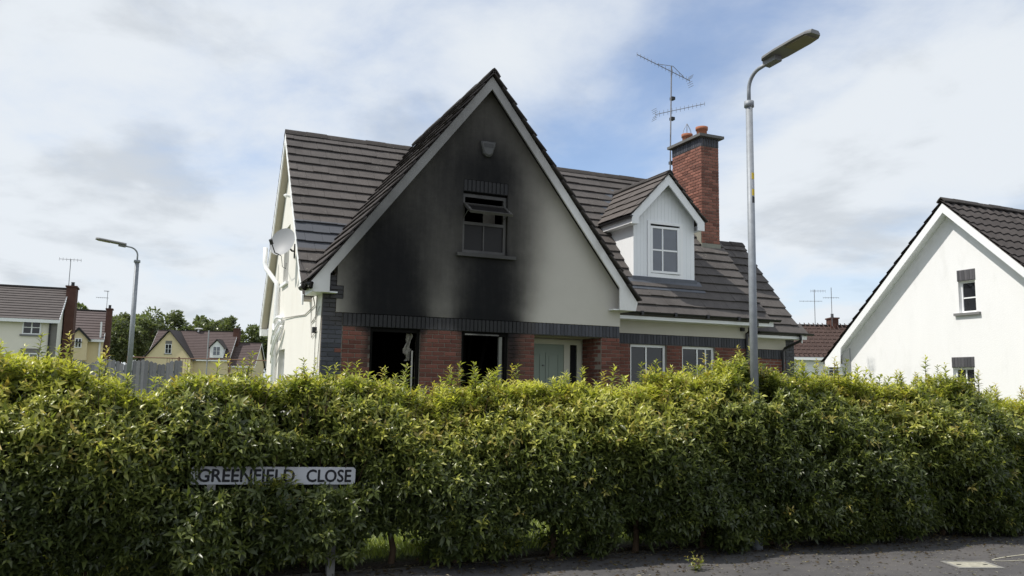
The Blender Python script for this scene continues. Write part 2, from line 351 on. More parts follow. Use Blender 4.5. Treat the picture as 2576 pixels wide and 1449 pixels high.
MB(cvx).panel([(-.22, -.15), (.22, -.15), (.22, .15), (-.22, .15)], [[(-.19, -.12), (.19, -.12), (.19, .12), (-.19, .12)]], 'z', .002, .010).build('frame', M['concrete'], cover)
MB(cvx).box(-.188, .188, -.118, .118, .001, .007).build('lid', M['paintw'], cover)
for i in (-1, 1): MB(cvx).box(i * .13 - .02, i * .13 + .02, -.012, .012, .0072, .0095).build('lift_slot', M['dark'], cover)
ring = MB(); n = 40
for k in range(n):
    a = 2 * math.pi * k / n; c_, s_ = math.cos(a), math.sin(a)
    for r_ in (1.0, 1.0 + .045): ring.v.append((5.72 + .62 * c_ * r_, -8.05 + .085 * s_ * (r_ + (.25 if r_ > 1 else 0)), .004))
ring.f = [(2 * k, 2 * k + 1, (2 * k + 3) % (2 * n), (2 * k + 2) % (2 * n)) for k in range(n)]
tag(ring.build('paint_marking', M['paintw']), 'thin white sprayed loop marking on the asphalt footpath', 'paint marking')
# ------------------------------------------------------------------ roof courses and bricks
def course(parent, P, A, U, L, gauge, mt, tw=.33, off=0.0, lift=.054, jit=.005, name='tile_course'):
    A = Vector(A); U = Vector(U); N = A.cross(U); N = N if N.z > 0 else -N; P = Vector(P); b = MB(); s = -off * tw
    while s < L - 1e-4:
        a0 = max(0, s) + .002; a1 = min(L, s + tw) - .002; s += tw
        if a1 - a0 < .03: continue
        j = random.uniform(-jit, jit); dl = random.uniform(-.008, .008)
        lo0 = P + A * a0 + U * dl; lo1 = P + A * a1 + U * dl; up0 = P + A * a0 + U * (gauge + .07); up1 = P + A * a1 + U * (gauge + .07)
        b.add([lo0 + N * (.026 + j), lo1 + N * (.026 + j), up1 - N * .02, up0 - N * .02, lo0 + N * (lift + j), lo1 + N * (lift + j), up1 + N * .006, up0 + N * .006],
              [(0, 3, 2, 1), (4, 5, 6, 7), (0, 1, 5, 4), (1, 2, 6, 5), (2, 3, 7, 6), (3, 0, 4, 7)])
    return b.build(name, mt, parent) if b.v else None
BC = {}
def brick_obj(name, parent, c, lx, lz, depth, axis, mt):
    key = (round(lx, 3), round(lz, 3), depth, axis, mt.name)
    if key not in BC:
        hx, hz, hd, ch = lx / 2, lz / 2, depth / 2, .006
        v = [(-hx, hd, -hz), (hx, hd, -hz), (hx, hd, hz), (-hx, hd, hz), (-hx, -hd + ch, -hz), (hx, -hd + ch, -hz), (hx, -hd + ch, hz), (-hx, -hd + ch, hz),
             (-hx + ch, -hd, -hz + ch), (hx - ch, -hd, -hz + ch), (hx - ch, -hd, hz - ch), (-hx + ch, -hd, hz - ch)]
        if axis == 'x': v = [(p[1], -p[0], p[2]) for p in v]
        f = [(0, 1, 5, 4), (1, 2, 6, 5), (2, 3, 7, 6), (3, 0, 4, 7), (4, 5, 9, 8), (5, 6, 10, 9), (6, 7, 11, 10), (7, 4, 8, 11), (8, 9, 10, 11)]
        me = bpy.data.meshes.new(name); me.from_pydata(v, [], f); me.materials.append(mt); me.update(); BC[key] = me
    o = bpy.data.objects.new(name, BC[key]); link(o, parent, c); return o
def bricks(parent, a0, a1, z0, z1, face, axis, mt, name='brick', phase=0, alt=None):
    """stretcher bond, face plane at `face` (towards -axis)"""
    n = int(round((z1 - z0) / .075)); 
    for r_ in range(n):
        z = z0 + r_ * .075 + .0375; s = a0 - (.1125 if (r_ + phase) % 2 else 0)
        while s < a1 - .02:
            b0 = max(a0, s) + .005; b1 = min(a1, s + .225) - .005; s += .225
            if b1 - b0 < .03: continue
            c = (b0 + b1) / 2; j = random.uniform(-.0025, .0025); L = round((b1 - b0) / .0125) * .0125
            m2 = mt if alt is None else (alt(c, z) or mt)
            if axis == 'y': brick_obj(name, parent, (c, face + .02 + j, z), L, .065, .04, 'y', m2)
            else: brick_obj(name, parent, (face + .02 + j, c, z), L, .065, .04, 'x', m2)
def soldiers(parent, a0, a1, z0, face, axis, mt, h=.215):
    n = int((a1 - a0) / .075 + 1e-6); w = (a1 - a0) / n
    for i in range(n):
        c = a0 + (i + .5) * w; j = random.uniform(-.002, .002)
        if axis == 'y': brick_obj('soldier_brick', parent, (c, face + .02 + j, z0 + h / 2 + .004), .065, h, .04, 'y', mt)
        else: brick_obj('soldier_brick', parent, (face + .02 + j, c, z0 + h / 2 + .004), .065, h, .04, 'x', mt)
def window(parent, axis, f, a0, a1, z0, z1, fm, gm, vbars=(), hbars=(), fw_=.055, inset=.0, sash=True):
    """frame on plane f, pane behind; a along wall"""
    b = MB(); d0, d1 = f, f + .06
    b.panel([(a0, z0), (a1, z0), (a1, z1), (a0, z1)], [[(a0 + fw_, z0 + fw_), (a1 - fw_, z0 + fw_), (a1 - fw_, z1 - fw_), (a0 + fw_, z1 - fw_)]], axis, d0, d1)
    o = b.build('window', fm, parent)
    def bx(p0, p1, q0, q1, e0, e1):
        return MB().box(p0, p1, e0, e1, q0, q1) if axis == 'y' else MB().box(e0, e1, p0, p1, q0, q1)
    bx(a0 + fw_ - .004, a1 - fw_ + .004, z0 + fw_ - .004, z1 - fw_ + .004, f + .030, f + .042).build('pane', gm, o)
    for v in vbars: bx(v - .016, v + .016, z0 + fw_, z1 - fw_, f + .012, f + .029).build('glazing_bar', fm, o)
    for h in hbars: bx(a0 + fw_, a1 - fw_, h - .016, h + .016, f + .0125, f + .0295).build('glazing_bar', fm, o)
    return o

# ------------------------------------------------------------------ the burnt house
H = thing('detached_house', 'fire damaged cream house with soot blackened brick based gable and dormer', 'house', (5, 3, .35))
WX, AX, AZ, TW = 5.75, 2.877, 7.287, 1.289
# side wall facing the sun
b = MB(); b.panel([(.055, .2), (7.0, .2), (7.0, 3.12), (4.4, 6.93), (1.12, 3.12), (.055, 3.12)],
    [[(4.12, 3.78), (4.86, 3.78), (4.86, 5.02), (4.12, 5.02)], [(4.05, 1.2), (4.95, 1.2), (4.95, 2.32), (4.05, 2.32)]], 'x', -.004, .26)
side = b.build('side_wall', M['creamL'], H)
for (y0, y1, z0, z1) in ((4.12, 4.86, 3.78, 5.02), (4.05, 4.95, 1.2, 2.32)):
    w = window(H, 'x', .10, y0, y1, z0, z1, M['upvc'], M['glass'], vbars=((y0 + y1) / 2,))
    MB().box(-.06, .10, y0 - .08, y1 + .08, z0 - .07, z0 - .005).build('sill', M['white'], w)
# rendered gable front
ren = [(.225, 2.80), (WX, 2.80), (WX, 3.47), (AX, 7.175), (.225, 3.757), (.225, 3.25), (.34, 3.25), (.34, 3.025), (.225, 3.025)]
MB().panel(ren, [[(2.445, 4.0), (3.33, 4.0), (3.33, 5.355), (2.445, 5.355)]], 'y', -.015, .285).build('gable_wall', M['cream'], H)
low = MB().panel([(0, .2), (WX, .2), (WX, 2.80), (.225, 2.80), (.225, 3.5), (0, 3.12)],
    [[(.83, 1.25), (1.715, 1.25), (1.715, 2.571), (.83, 2.571)], [(2.485, 1.25), (3.39, 1.25), (3.39, 2.571), (2.485, 2.571)], [(3.92, .47), (5.345, .47), (5.345, 2.571), (3.92, 2.571)]],
    'y', .012, .30).build('front_brickwork', M['mortar'], H)
MB().panel([(.001, .2), (3.919, .2), (3.919, 1.596), (3.391, 1.596), (3.391, 1.25), (2.484, 1.25), (2.484, 1.596), (1.716, 1.596), (1.716, 1.25), (.829, 1.25), (.829, 1.596), (.001, 1.596)], [], 'y', .002, .05).build('plinth', M['bricktex'], H)
MB().box(5.346, 5.749, .002, .05, .2, 1.596).build('plinth', M['bricktex'], H)
for (a, c_, ph) in ((.35, .83, 0), (1.715, 2.485, 1), (3.39, 3.92, 0), (5.345, 5.75, 1)): bricks(low, a, c_, 1.596, 2.571, 0.0, 'y', M['red'], phase=ph)
quo = MB().box(.001, .22, .01, .05, 1.6, 3.42).box(.22, .345, .01, .05, 1.6, 2.79).box(.22, .335, -.005, .05, 3.03, 3.245).build('quoin', M['mortarb'], H)
def qalt(x, z):
    k = int((z - 1.596) / .225)
    return M['red'] if (x > .235 and k % 2 == 0 and z < 2.57) else None
bricks(quo, 0.0, .35, 1.596, 2.796, -.004, 'y', M['blue'], phase=1, alt=qalt)
bricks(quo, 0.0, .225, 2.796, 3.021, -.005, 'y', M['blue'])
bricks(quo, 0.0, .34, 3.021, 3.246, -.022, 'y', M['blue'], phase=1)
bricks(quo, 0.0, .225, 3.246, 3.396, -.005, 'y', M['blue'])
band = MB().box(.352, WX - .002, .006, .05, 2.573, 2.797).build('soldier_course', M['mortarb'], H)
soldiers(band, .355, WX - .004, 2.573, -.008, 'y', M['blue'])
lint = MB().box(2.447, 3.328, -.008, .12, 5.13, 5.353).build('lintel', M['mortarb'], H)
soldiers(lint, 2.447, 3.328, 5.132, -.018, 'y', M['blue'])
# upper window with open top sash
uw = MB(); fy0, fy1 = .045, .105
uw.panel([(2.446, 4.0), (3.32, 4.0), (3.32, 5.10), (2.446, 5.10)], [[(2.50, 4.06), (3.265, 4.06), (3.265, 4.53), (2.50, 4.53)], [(2.50, 4.585), (3.265, 4.585), (3.265, 5.04), (2.50, 5.04)]], 'y', fy0, fy1)
uwo = uw.build('window', M['fupvc'], H)
MB().box(2.497, 3.268, .072, .082, 4.057, 4.533).build('pane', M['sootglass'], uwo)
MB().box(2.868, 2.892, .052, .071, 4.06, 4.53).build('glazing_bar', M['fupvc'], uwo)
MB().box(2.447, 3.329, .045, .11, 5.10, 5.13).build('window_head', M['char'], uwo)
hz_, ang = 4.93, R(60)    # sash swung out on its stays
sx0, sx1, sl = 2.47, 3.295, .44
du = Vector((0, -math.sin(ang), -math.cos(ang))); dn = Vector((0, math.cos(ang), -math.sin(ang)))
o0 = Vector((sx0, .03, hz_)); sb = MB(); ex = Vector((1, 0, 0))
sb.obox(o0, ex * .05, du * sl, dn * .045).obox(o0 + ex * (sx1 - sx0 - .05), ex * .05, du * sl, dn * .045)
sb.obox(o0 + ex * .05, ex * (sx1 - sx0 - .1), du * .05, dn * .045).obox(o0 + ex * .05 + du * (sl - .05), ex * (sx1 - sx0 - .1), du * .05, dn * .045)
so = sb.build('open_sash', M['fupvc'], uwo)
MB().obox(o0 + ex * .05 + du * .05 + dn * .02, ex * (sx1 - sx0 - .1), du * (sl - .1), dn * .006).build('sash_pane', M['sootglass'], uwo)
for xx in (2.49, 3.27): MB().tube([(xx, .06, 4.66), (xx, -.24, 4.78)], .008, 6).build('sash_stay', M['steel'], uwo)
MB().box(2.98, 3.22, .35, .36, 4.62, 4.98).build('scorched_blind', M['ash'], uwo)
MB().panel([(2.33, 3.925), (3.48, 3.925), (3.48, 3.985), (2.33, 3.985)], [], 'y', -.09, .10).build('window_sill', M['sillgrey'], uwo)
# burnt rooms behind the openings
rm = MB()
rm.box(.28, 3.85, 3.2, 3.25, .4, 2.8).box(.28, .33, .31, 3.2, .4, 2.8).box(3.80, 3.85, .31, 3.2, .4, 2.8).box(.28, 3.85, .31, 3.25, 2.75, 2.80).box(.28, 3.85, .31, 3.25, .40, .45)
rm.box(2.0, 3.9, 2.3, 2.35, 3.6, 5.6).box(2.0, 2.05, .30, 2.3, 3.6, 5.6).box(3.85, 3.9, .30, 2.3, 3.6, 5.6).box(2.0, 3.9, .30, 2.35, 5.6, 5.65).box(2.0, 3.9, .30, 2.35, 3.55, 3.6)
rm.build('burnt_room', M['char'], H)
def ruined(a0, a1, name='burnt_window'):
    f = MB().box(a0 + .001, a0 + .05, .05, .11, 1.26, 2.56).box(a0 + .05, a1 - .05, .05, .11, 2.505, 2.565).box(a1 - .05, a1 - .001, .05, .11, 1.26, 2.56).box(a0 + .05, a1 - .05, .05, .11, 1.26, 1.31)
    return f.build(name, M['char'], H)
w1 = ruined(.83, 1.715); w2 = ruined(2.485, 3.39)
rag = MB(); rr = random.Random(3); pts = []
for i in range(11):
    z = 2.50 - i * .048; wdt = .10 * (1.0 + .5 * math.sin(i * 1.3)) * (1.15 if 2 < i < 9 else .7); cx = 1.545 + .02 * math.sin(i * .9) - .03 * (i > 6)
    for k in range(6): pts.append((cx + wdt * (k / 5 - .5) + rr.uniform(-.012, .012), .16 + .05 * math.sin(k * 2.2 + i * .7), z + rr.uniform(-.012, .012)))
rag.v = pts + [(p[0], p[1] + .012, p[2]) for p in pts]; 
for i in range(10):
    for k in range(5):
        a = i * 6 + k; rag.f += [(a, a + 1, a + 7, a + 6), (66 + a, 66 + a + 6, 66 + a + 7, 66 + a + 1)]
rag.build('burnt_curtain', M['ash'], w1, smooth=True)
MB().box(1.60, 1.625, .12, .15, 1.4, 2.2).build('frame_remnant', M['fupvc'], w1)
MB().box(3.235, 3.29, .06, .12, 1.4, 2.50).build('frame_remnant', mat('pale_remnant', (.19, .19, .17), .8, .3, 10), w2)
MB().box(2.56, 3.22, .045, .075, 2.515, 2.54).build('frame_remnant', M['fupvc'], w2)
for i in range(5): MB().obox((2.6 + i * .15, 1.0 + .3 * (i % 2), 1.5 + .1 * i), (.06, 0, 0), (0, .06, 0), (.12 * (i - 2), .1, .9)).build('charred_timber', M['char'], H)
# porch
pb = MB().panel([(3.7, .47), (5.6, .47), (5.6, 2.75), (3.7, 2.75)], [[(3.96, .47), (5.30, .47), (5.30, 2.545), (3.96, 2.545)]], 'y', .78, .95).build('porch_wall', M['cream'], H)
MB().box(3.72, 3.908, .30, .78, .3, 2.75).build('porch_return', M['mortar'], H); ret = MB().box(5.357, 5.6, .30, .78, .3, 2.75).build('porch_return', M['mortar'], H)
bricks(ret, .02, .77, 1.596, 2.571, 5.343, 'x', M['red'], phase=1)
MB().box(3.91, 5.36, .30, .80, 2.573, 2.62).build('porch_soffit', M['soffit'], H)
MB().box(3.9, 5.4, -.2, .95, .30, .46).build('porch_step', M['concrete'], H)
df = MB().panel([(3.962, .47), (5.298, .47), (5.298, 2.543), (3.962, 2.543)], [[(4.02, .50), (4.92, .50), (4.92, 2.45), (4.02, 2.45)], [(5.05, .60), (5.21, .60), (5.21, 2.45), (5.05, 2.45)]], 'y', .735, .80).build('door_frame', M['doorframe'], H)
MB().box(5.046, 5.214, .765, .775, .596, 2.454).build('sidelight_pane', M['glass'], df)
cu_ = MB()
cu_.add([(5.055, .80, 2.44), (5.10, .80, 2.44), (5.135, .80, 1.95), (5.12, .80, 1.95)], [(0, 1, 2, 3)]).add([(5.205, .80, 2.44), (5.16, .80, 2.44), (5.13, .80, 1.95), (5.145, .80, 1.95)], [(0, 3, 2, 1)])
dr = MB().box(4.023, 4.917, .755, .795, .503, 2.447).build('front_door', M['door'], H)
for (a, c_) in ((4.12, 4.42), (4.52, 4.82)):
    MB().panel([(a, 1.35), (c_, 1.35), (c_, 2.28), (a, 2.28)], [[(a + .03, 1.38), (c_ - .03, 1.38), (c_ - .03, 2.25), (a + .03, 2.25)]], 'y', .742, .757).box(a + .07, c_ - .07, .747, .757, 1.42, 2.21).build('door_panel', M['door'], dr)
MB().lathe([(0, .0), (.022, 0), (.022, .02), (0, .02)], (4.47, .738, 2.02), 12).build('door_viewer', M['steel'], dr)
# wing roof
wr = MB(); ul = Vector((.613, 0, .790)); ur = Vector((-.613, 0, .790)); nl = Vector((-.790, 0, .613)); nr = Vector((.790, 0, .613))
zs = 7.345; ee = 3.15; ez = zs - TW * ee; Ls = ee / .613
wr.obox(Vector((AX - ee, -.22, ez)) - nl * .06, ul * .51, (0, .70, 0), nl * .05); wr.obox(Vector((AX - ee, -.22, ez)) + ul * .51 - nl * .06, ul * (Ls - .51), (0, 4.7, 0), nl * .05); wr.obox(Vector((AX + ee, -.22, ez)) - nr * .06, ur * Ls, (0, 4.7, 0), nr * .05)
wroof = wr.build('wing_roof', M['tilew'], H)
nrow = 15; gq = (Ls - .04) / nrow
for i in range(nrow):
    z = ez + (i * gq) * .790; yv = min(4.6, 4.4 - (7.14 - (z + .30)) / 1.17 + .12)
    for sgn, U_ in ((-1, ul), (1, ur)):
        x0 = AX + sgn * ee
        course(wroof, Vector((x0, -.335, ez)) + U_ * (i * gq), (0, 1, 0), U_, ((.50, 1.2)[i] if i < 2 and sgn < 0 else max(yv, .9)) + .335, gq, M['tilew'], off=.5 * (i % 2), lift=.045)
def ridge_run(parent, p0, p1, mt, slope_t, seg=.45, r_=.13):
    p0 = Vector(p0); p1 = Vector(p1); d = (p1 - p0); L = d.length; d.normalize(); sd = d.cross(Vector((0, 0, 1))).normalized(); n = max(1, int(round(L / seg)))
    dn_ = Vector((0, 0, -1))
    for i in range(n):
        a = p0 + d * (L * i / n + .004); c_ = p0 + d * (L * (i + 1) / n + .02); up = Vector((0, 0, random.uniform(-.006, .012)))
        ring_ = []
        for k in range(7):
            t = -1 + 2 * k / 6; ring_.append((t * r_, -abs(t) ** 1.35 * r_ * slope_t))
        b = MB(); m_ = len(ring_)
        for q in (a, c_):
            for (u_, w_) in ring_: b.v.append(tuple(q + sd * u_ + Vector((0, 0, w_)) + up))
            for (u_, w_) in ring_: b.v.append(tuple(q + sd * u_ * .85 + Vector((0, 0, w_ - .03)) + up))
        for k in range(m_ - 1):
            b.f += [(k, k + 1, 2 * m_ + k + 1, 2 * m_ + k), (m_ + k + 1, m_ + k, 3 * m_ + k, 3 * m_ + k + 1), (k, m_ + k, m_ + k + 1, k + 1), (2 * m_ + k, 2 * m_ + k + 1, 3 * m_ + k + 1, 3 * m_ + k)]
        b.f += [(0, 2 * m_, 3 * m_, m_), (m_ - 1, 2 * m_ - 1, 4 * m_ - 1, 3 * m_ - 1)]
        b.build('ridge_tile', mt, parent)
ridge_run(wroof, (AX, -.34, zs + .075), (AX, 4.5, zs + .075), M['ridge'], 1.15)
for sgn in (-1, 1):
    def mx(x): return AX + sgn * (AX - x)
    fi = .06 if sgn < 0 else .15
    poly = [(-.248, 3.26), (AX, AZ), (AX, 7.043), (fi, 7.043 - TW * (AX - fi)), (fi, 3.10), (-.206, 3.095)]
    if sgn > 0: poly = [(2 * AX - x, z) for x, z in poly]
    MB().panel(poly, [], 'y', -.255, -.215).build('barge_board', M['barge'], H)
MB().box(-.215, -.185, -.21, .50, 3.10, 3.27).box(-.185, -.006, -.21, .5, 3.10, 3.12).build('eaves_box', M['white'], H)
MB().box(WX + .18, WX + .21, -.21, 1.1, 3.10, 3.27).box(WX, WX + .18, -.21, 1.05, 3.10, 3.12).box(WX - .26, WX, -.21, -.02, 3.10, 3.12).box(.0, .2, -.21, -.02, 3.10, 3.12).build('eaves_box', M['white'], H)
def gutter(parent, p0, p1, r_=.055, mt=None):
    p0 = Vector(p0); p1 = Vector(p1); d = (p1 - p0).normalized(); sd = d.cross(Vector((0, 0, 1))).normalized(); b = MB(); n = 9
    for q in (p0, p1):
        for rad in (r_, r_ - .006):
            for k in range(n):
                a = math.pi * k / (n - 1); b.v.append(tuple(q + sd * math.cos(a) * rad - Vector((0, 0, 1)) * math.sin(a) * rad))
    for k in range(n - 1):
        b.f += [(k, k + 1, 2 * n + k + 1, 2 * n + k), (n + k + 1, n + k, 3 * n + k, 3 * n + k + 1), (k, n + k, n + k + 1, k + 1), (2 * n + k, 2 * n + k + 1, 3 * n + k + 1, 3 * n + k)]
    b.f += [(0, 2 * n, 3 * n, n), (n - 1, 2 * n - 1, 4 * n - 1, 3 * n - 1), tuple(range(n)), tuple(range(2 * n, 3 * n))]
    return b.build('gutter', mt or M['gutter'], parent)
gutter(H, (-.275, -.33, 3.235), (-.275, .5, 3.235), .06)
lump = MB(); 
for i in range(9): lump.tube([(-.275 + random.uniform(-.05, .03), -.34 + .07 * i, 3.16 + random.uniform(-.03, .05)), (-.27 + random.uniform(-.06, .03), -.30 + .07 * i, 3.24)], .035, 6)
lump.build('melted_gutter', M['char'], H)
# main roof
TM = 1.17; um = Vector((0, .6497, .7602)); YE, ZE, YR, ZR = 1.02, 3.185, 4.4, 7.14; LM = (YR - YE) / .6497; nm = Vector((0, -.7602, .6497))
mr = MB(); mr.obox(Vector((-.172, YE, ZE)) - nm * .06, (10.55, 0, 0), um * LM, nm * .05)
ub = Vector((0, -.5677, .8232)); nb_ = Vector((0, .8232, .5677)); mr.obox(Vector((-.172, 7.28, 2.965)) - nb_ * .06, (10.55, 0, 0), ub * 5.07, nb_ * .05)
mroof = mr.build('main_roof', M['tile'], H)
nrow = 18; gm_ = (LM - .03) / nrow
for i in range(nrow):
    P = Vector((0, YE, ZE)) + um * (i * gm_); z = P.z + .12
    xv = AX - (7.36 - z) / TW
    if xv > -.1: course(mroof, (-.185, P.y, P.z), (1, 0, 0), um, xv + .185 + .22, gm_, M['tile'], off=.5 * (i % 2))
    xr = AX + (7.36 - z) / TW - .30
    course(mroof, (xr, P.y, P.z), (1, 0, 0), um, 10.40 - xr, gm_, M['tile'], off=.5 * (i % 2))
nb2 = 17; gb = 5.03 / nb2
for i in range(nb2):
    P = Vector((0, 7.28, 2.965)) + ub * (i * gb); course(mroof, (-.185, P.y, P.z), (1, 0, 0), ub, 10.58, gb, M['tile'], off=.5 * (i % 2))
ridge_run(mroof, (-.19, YR, ZR + .05), (9.75, YR, ZR + .05), M['ridge'], 1.0)
MB().panel([(YE, ZE - .02), (YR, ZR - .03), (YR, ZR - .24), (YE, ZE - .20)], [], 'x', -.178, -.150).build('barge_board', M['white'], H)
MB().panel([(7.30, 2.93), (7.30, 2.75), (YR, ZR - .24), (YR, ZR - .03)], [], 'x', -.1785, -.1505).build('barge_board', M['white'], H)
MB().panel([(7.30, 2.86), (7.28, 2.80), (YR, ZR - .20), (YR, ZR - .12)], [], 'x', -.150, -.006).build('verge_soffit', M['soffit'], H)
MB().panel([(YE, ZE - .10), (YE, ZE - .14), (YR, ZR - .18), (YR, ZR - .12)], [], 'x', -.149, -.007).build('verge_soffit', M['soffit'], H)
MB().box(-.17, .2, 7.02, 7.31, 2.74, 2.90).build('eaves_box', M['white'], H)
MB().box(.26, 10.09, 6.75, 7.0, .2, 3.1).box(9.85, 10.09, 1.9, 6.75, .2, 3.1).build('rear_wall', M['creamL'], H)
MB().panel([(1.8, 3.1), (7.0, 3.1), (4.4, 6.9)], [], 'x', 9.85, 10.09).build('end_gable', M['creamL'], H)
# main front wall, right of the gable
SY = 1.467
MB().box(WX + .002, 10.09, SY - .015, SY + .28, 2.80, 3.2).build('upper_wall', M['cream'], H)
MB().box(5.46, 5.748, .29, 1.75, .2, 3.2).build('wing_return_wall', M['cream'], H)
mlow = MB().panel([(WX, .2), (10.09, .2), (10.09, 2.80), (WX, 2.80)], [[(6.915, 1.3), (7.85, 1.3), (7.85, 2.571), (6.915, 2.571)], [(8.265, 1.3), (9.165, 1.3), (9.165, 2.571), (8.265, 2.571)]], 'y', SY + .012, SY + .30).build('right_brickwork', M['mortar'], H)
for (a, c_) in ((WX, 6.915), (7.85, 8.265), (9.165, 10.09)): bricks(mlow, a, c_, 1.596, 2.571, SY, 'y', M['red'])
for (a, c_) in ((WX, 6.914), (7.851, 8.264), (9.166, 10.089)): MB().box(a, c_, SY + .002, SY + .03, .2, 1.596).build('plinth', M['bricktex'], H)
mband = MB().box(WX + .002, 10.088, SY + .006, SY + .05, 2.573, 2.797).build('soldier_course', M['mortarb'], H); soldiers(mband, WX, 10.088, 2.573, SY - .008, 'y', M['blue'])
window(H, 'y', SY + .07, 6.917, 7.848, 1.302, 2.569, M['upvc'], M['glass'], vbars=(7.36,), hbars=())
window(H, 'y', SY + .07, 8.267, 9.163, 1.302, 2.569, M['upvc'], M['glass'], vbars=(8.72, 8.95))
MB().box(6.93, 10.2, SY + .32, SY + .34, .3, 2.7).build('room_shade_sheet', M['char'], H)  # near-black sheet behind the panes, painted shade of the unlit rooms
MB().box(WX + .24, 10.52, 1.075, 1.10, 3.075, 3.20).build('fascia', M['white'], H)
MB().box(WX + .24, 10.40, 1.10, SY + .05, 3.075, 3.095).build('soffit', M['white'], H)
gutter(H, (WX + .26, 1.015, 3.235), (10.66, 1.015, 3.235))
for gx in (6.9, 7.75, 8.6, 9.45): MB().box(gx - .03, gx + .03, .955, 1.075, 3.165, 3.25).build('gutter_bracket', M['gutter'], H)
MB().tube([(10.0, 1.015, 3.22), (10.0, 1.015, 3.08), (10.02, SY - .06, 2.92), (10.02, SY - .06, .4)], .034, 10).build('downpipe', M['gutter'], H)
MB().box(9.86, 9.96, SY - .07, SY - .01, 2.97, 3.05).build('security_light', M['dark'], H)
# lower extension on the right
EYW = 1.9; XE1 = 11.88
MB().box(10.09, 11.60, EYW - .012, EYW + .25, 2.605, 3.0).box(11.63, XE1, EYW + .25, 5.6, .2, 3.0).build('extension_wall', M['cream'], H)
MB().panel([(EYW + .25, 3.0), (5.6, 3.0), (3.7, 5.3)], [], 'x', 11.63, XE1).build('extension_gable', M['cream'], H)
MB().box(10.09, XE1, EYW + .012, EYW + .24, .2, 2.605).box(11.60, XE1, EYW + .011, EYW + .24, 2.605, 3.0).build('extension_brickwork', M['bricktex'], H)
eq = MB().box(11.605, XE1 - .002, EYW + .004, EYW + .05, 1.6, 2.99).build('quoin', M['mortarb'], H); bricks(eq, 11.605, XE1, 1.62, 2.97, EYW - .006, 'y', M['blue'])
eband = MB().box(10.092, 11.60, EYW + .004, EYW + .05, 2.375, 2.60).build('soldier_course', M['mortarb'], H); soldiers(eband, 10.095, 11.60, 2.377, EYW - .008, 'y', M['blue'])
XV = 11.78; er = MB(); LE = (3.69 - 1.5) / .6497; er.obox(Vector((10.1, 1.5, 2.95)) - nm * .06, (XV - 10.1, 0, 0), um * LE, nm * .05)
er.obox(Vector((10.1, 5.95, 2.9)) - Vector((0, .76, .65)) * .06, (XV - 10.1, 0, 0), Vector((0, -2.26, 2.62)), Vector((0, .76, .65)) * .05)
eroof = er.build('extension_roof', M['tile'], H)
for i in range(11):
    P = Vector((10.1, 1.5, 2.95)) + um * (i * LE / 11); course(eroof, P, (1, 0, 0), um, XV - 10.08 + (.16 if i == 0 else 0), LE / 11, M['tile'], off=.5 * (i % 2))
ridge_run(eroof, (10.15, 3.69, 5.565), (XV + .02, 3.69, 5.565), M['ridge'], 1.0)
MB().panel([(1.5, 2.93), (3.69, 5.46), (3.69, 5.28), (1.5, 2.76)], [], 'x', XV - .03, XV - .005).build('barge_board', M['white'], H)
MB().box(10.42, 11.95, 1.535, 1.56, 2.855, 2.965).box(10.42, XE1, 1.56, EYW, 2.855, 2.87).build('fascia', M['white'], H)
gutter(H, (10.42, 1.48, 3.0), (12.08, 1.48, 3.0))
MB().tube([(11.70, 1.48, 2.99), (11.70, 1.48, 2.84), (11.68, 1.52, 2.80), (11.50, EYW - .10, 2.64), (11.46, EYW - .07, 2.56), (11.46, EYW - .07, .4)], .034, 10).build('downpipe', M['gutter'], H)
# dormer
DY = 1.72
dw = MB()
def clad(mb, a0, a1, top, axis, face, bot):
    n = int(round((a1 - a0) / .10)); w_ = (a1 - a0) / n
    for i in range(n):
        x0 = a0 + i * w_; x1 = x0 + w_ - .003
        b0, b1 = bot(x0), bot(x1); t0, t1 = top(x0), top(x1)
        P = lambda a, z, d: (a, face + d, z) if axis == 'y' else (face + d, a, z)
        mb.add([P(x0, b0, 0), P(x1, b1, 0), P(x1, t1, 0), P(x0, t0, 0), P(x0, b0, .03), P(x1, b1, .03), P(x1, t1, .03), P(x0, t0, .03)],
               [(0, 1, 2, 3), (0, 3, 7, 4), (1, 5, 6, 2), (3, 2, 6, 7), (0, 4, 5, 1)])
dtop = lambda x: 6.40 - 1.035 * abs(x - 7.975)
clad(dw, 7.15, 7.513, dtop, 'y', DY, lambda x: 4.08); clad(dw, 8.467, 8.80, dtop, 'y', DY, lambda x: 4.10)
clad(dw, 7.513, 8.467, dtop, 'y', DY, lambda x: 5.40)
mz = lambda y: ZR - TM * (YR - y)
clad(dw, DY + .03, 3.2, lambda y: 5.42, 'x', 7.15, lambda y: min(5.41, mz(y) - .1)); clad(dw, DY + .03, 3.2, lambda y: 5.42, 'x', 8.77, lambda y: min(5.41, mz(y) - .1))
dw.box(7.19, 8.76, DY + .032, DY + .05, 4.05, 5.45).add([(7.19, DY + .04, 5.45), (8.76, DY + .04, 5.45), (7.975, DY + .04, 6.35)], [(0, 1, 2)])
dwo = dw.build('dormer_cladding', M['boards'], H)
dwin = MB().panel([(7.513, 4.10), (8.467, 4.10), (8.467, 5.40), (7.513, 5.40)], [[(7.59, 4.20), (8.385, 4.20), (8.385, 5.335), (7.59, 5.335)]], 'y', DY - .025, DY + .05).build('window', M['upvc'], H)
MB().box(7.59, 8.385, DY + .028, DY + .031, 4.20, 5.335).build('gap_shade_sheet', M['char'], dwin)  # near-black sheet painted in for the shade behind the ajar casement
cs = Matrix.Translation((7.595, DY - .005, 0)) @ Matrix.Rotation(R(-2.5), 4, 'Z')    # casement slightly ajar
MB(cs).panel([(0, 4.21), (.765, 4.21), (.765, 5.285), (0, 5.285)], [[(.05, 4.26), (.70, 4.26), (.70, 5.235), (.05, 5.235)]], 'y', -.02, .025).build('casement', M['upvc'], dwin)
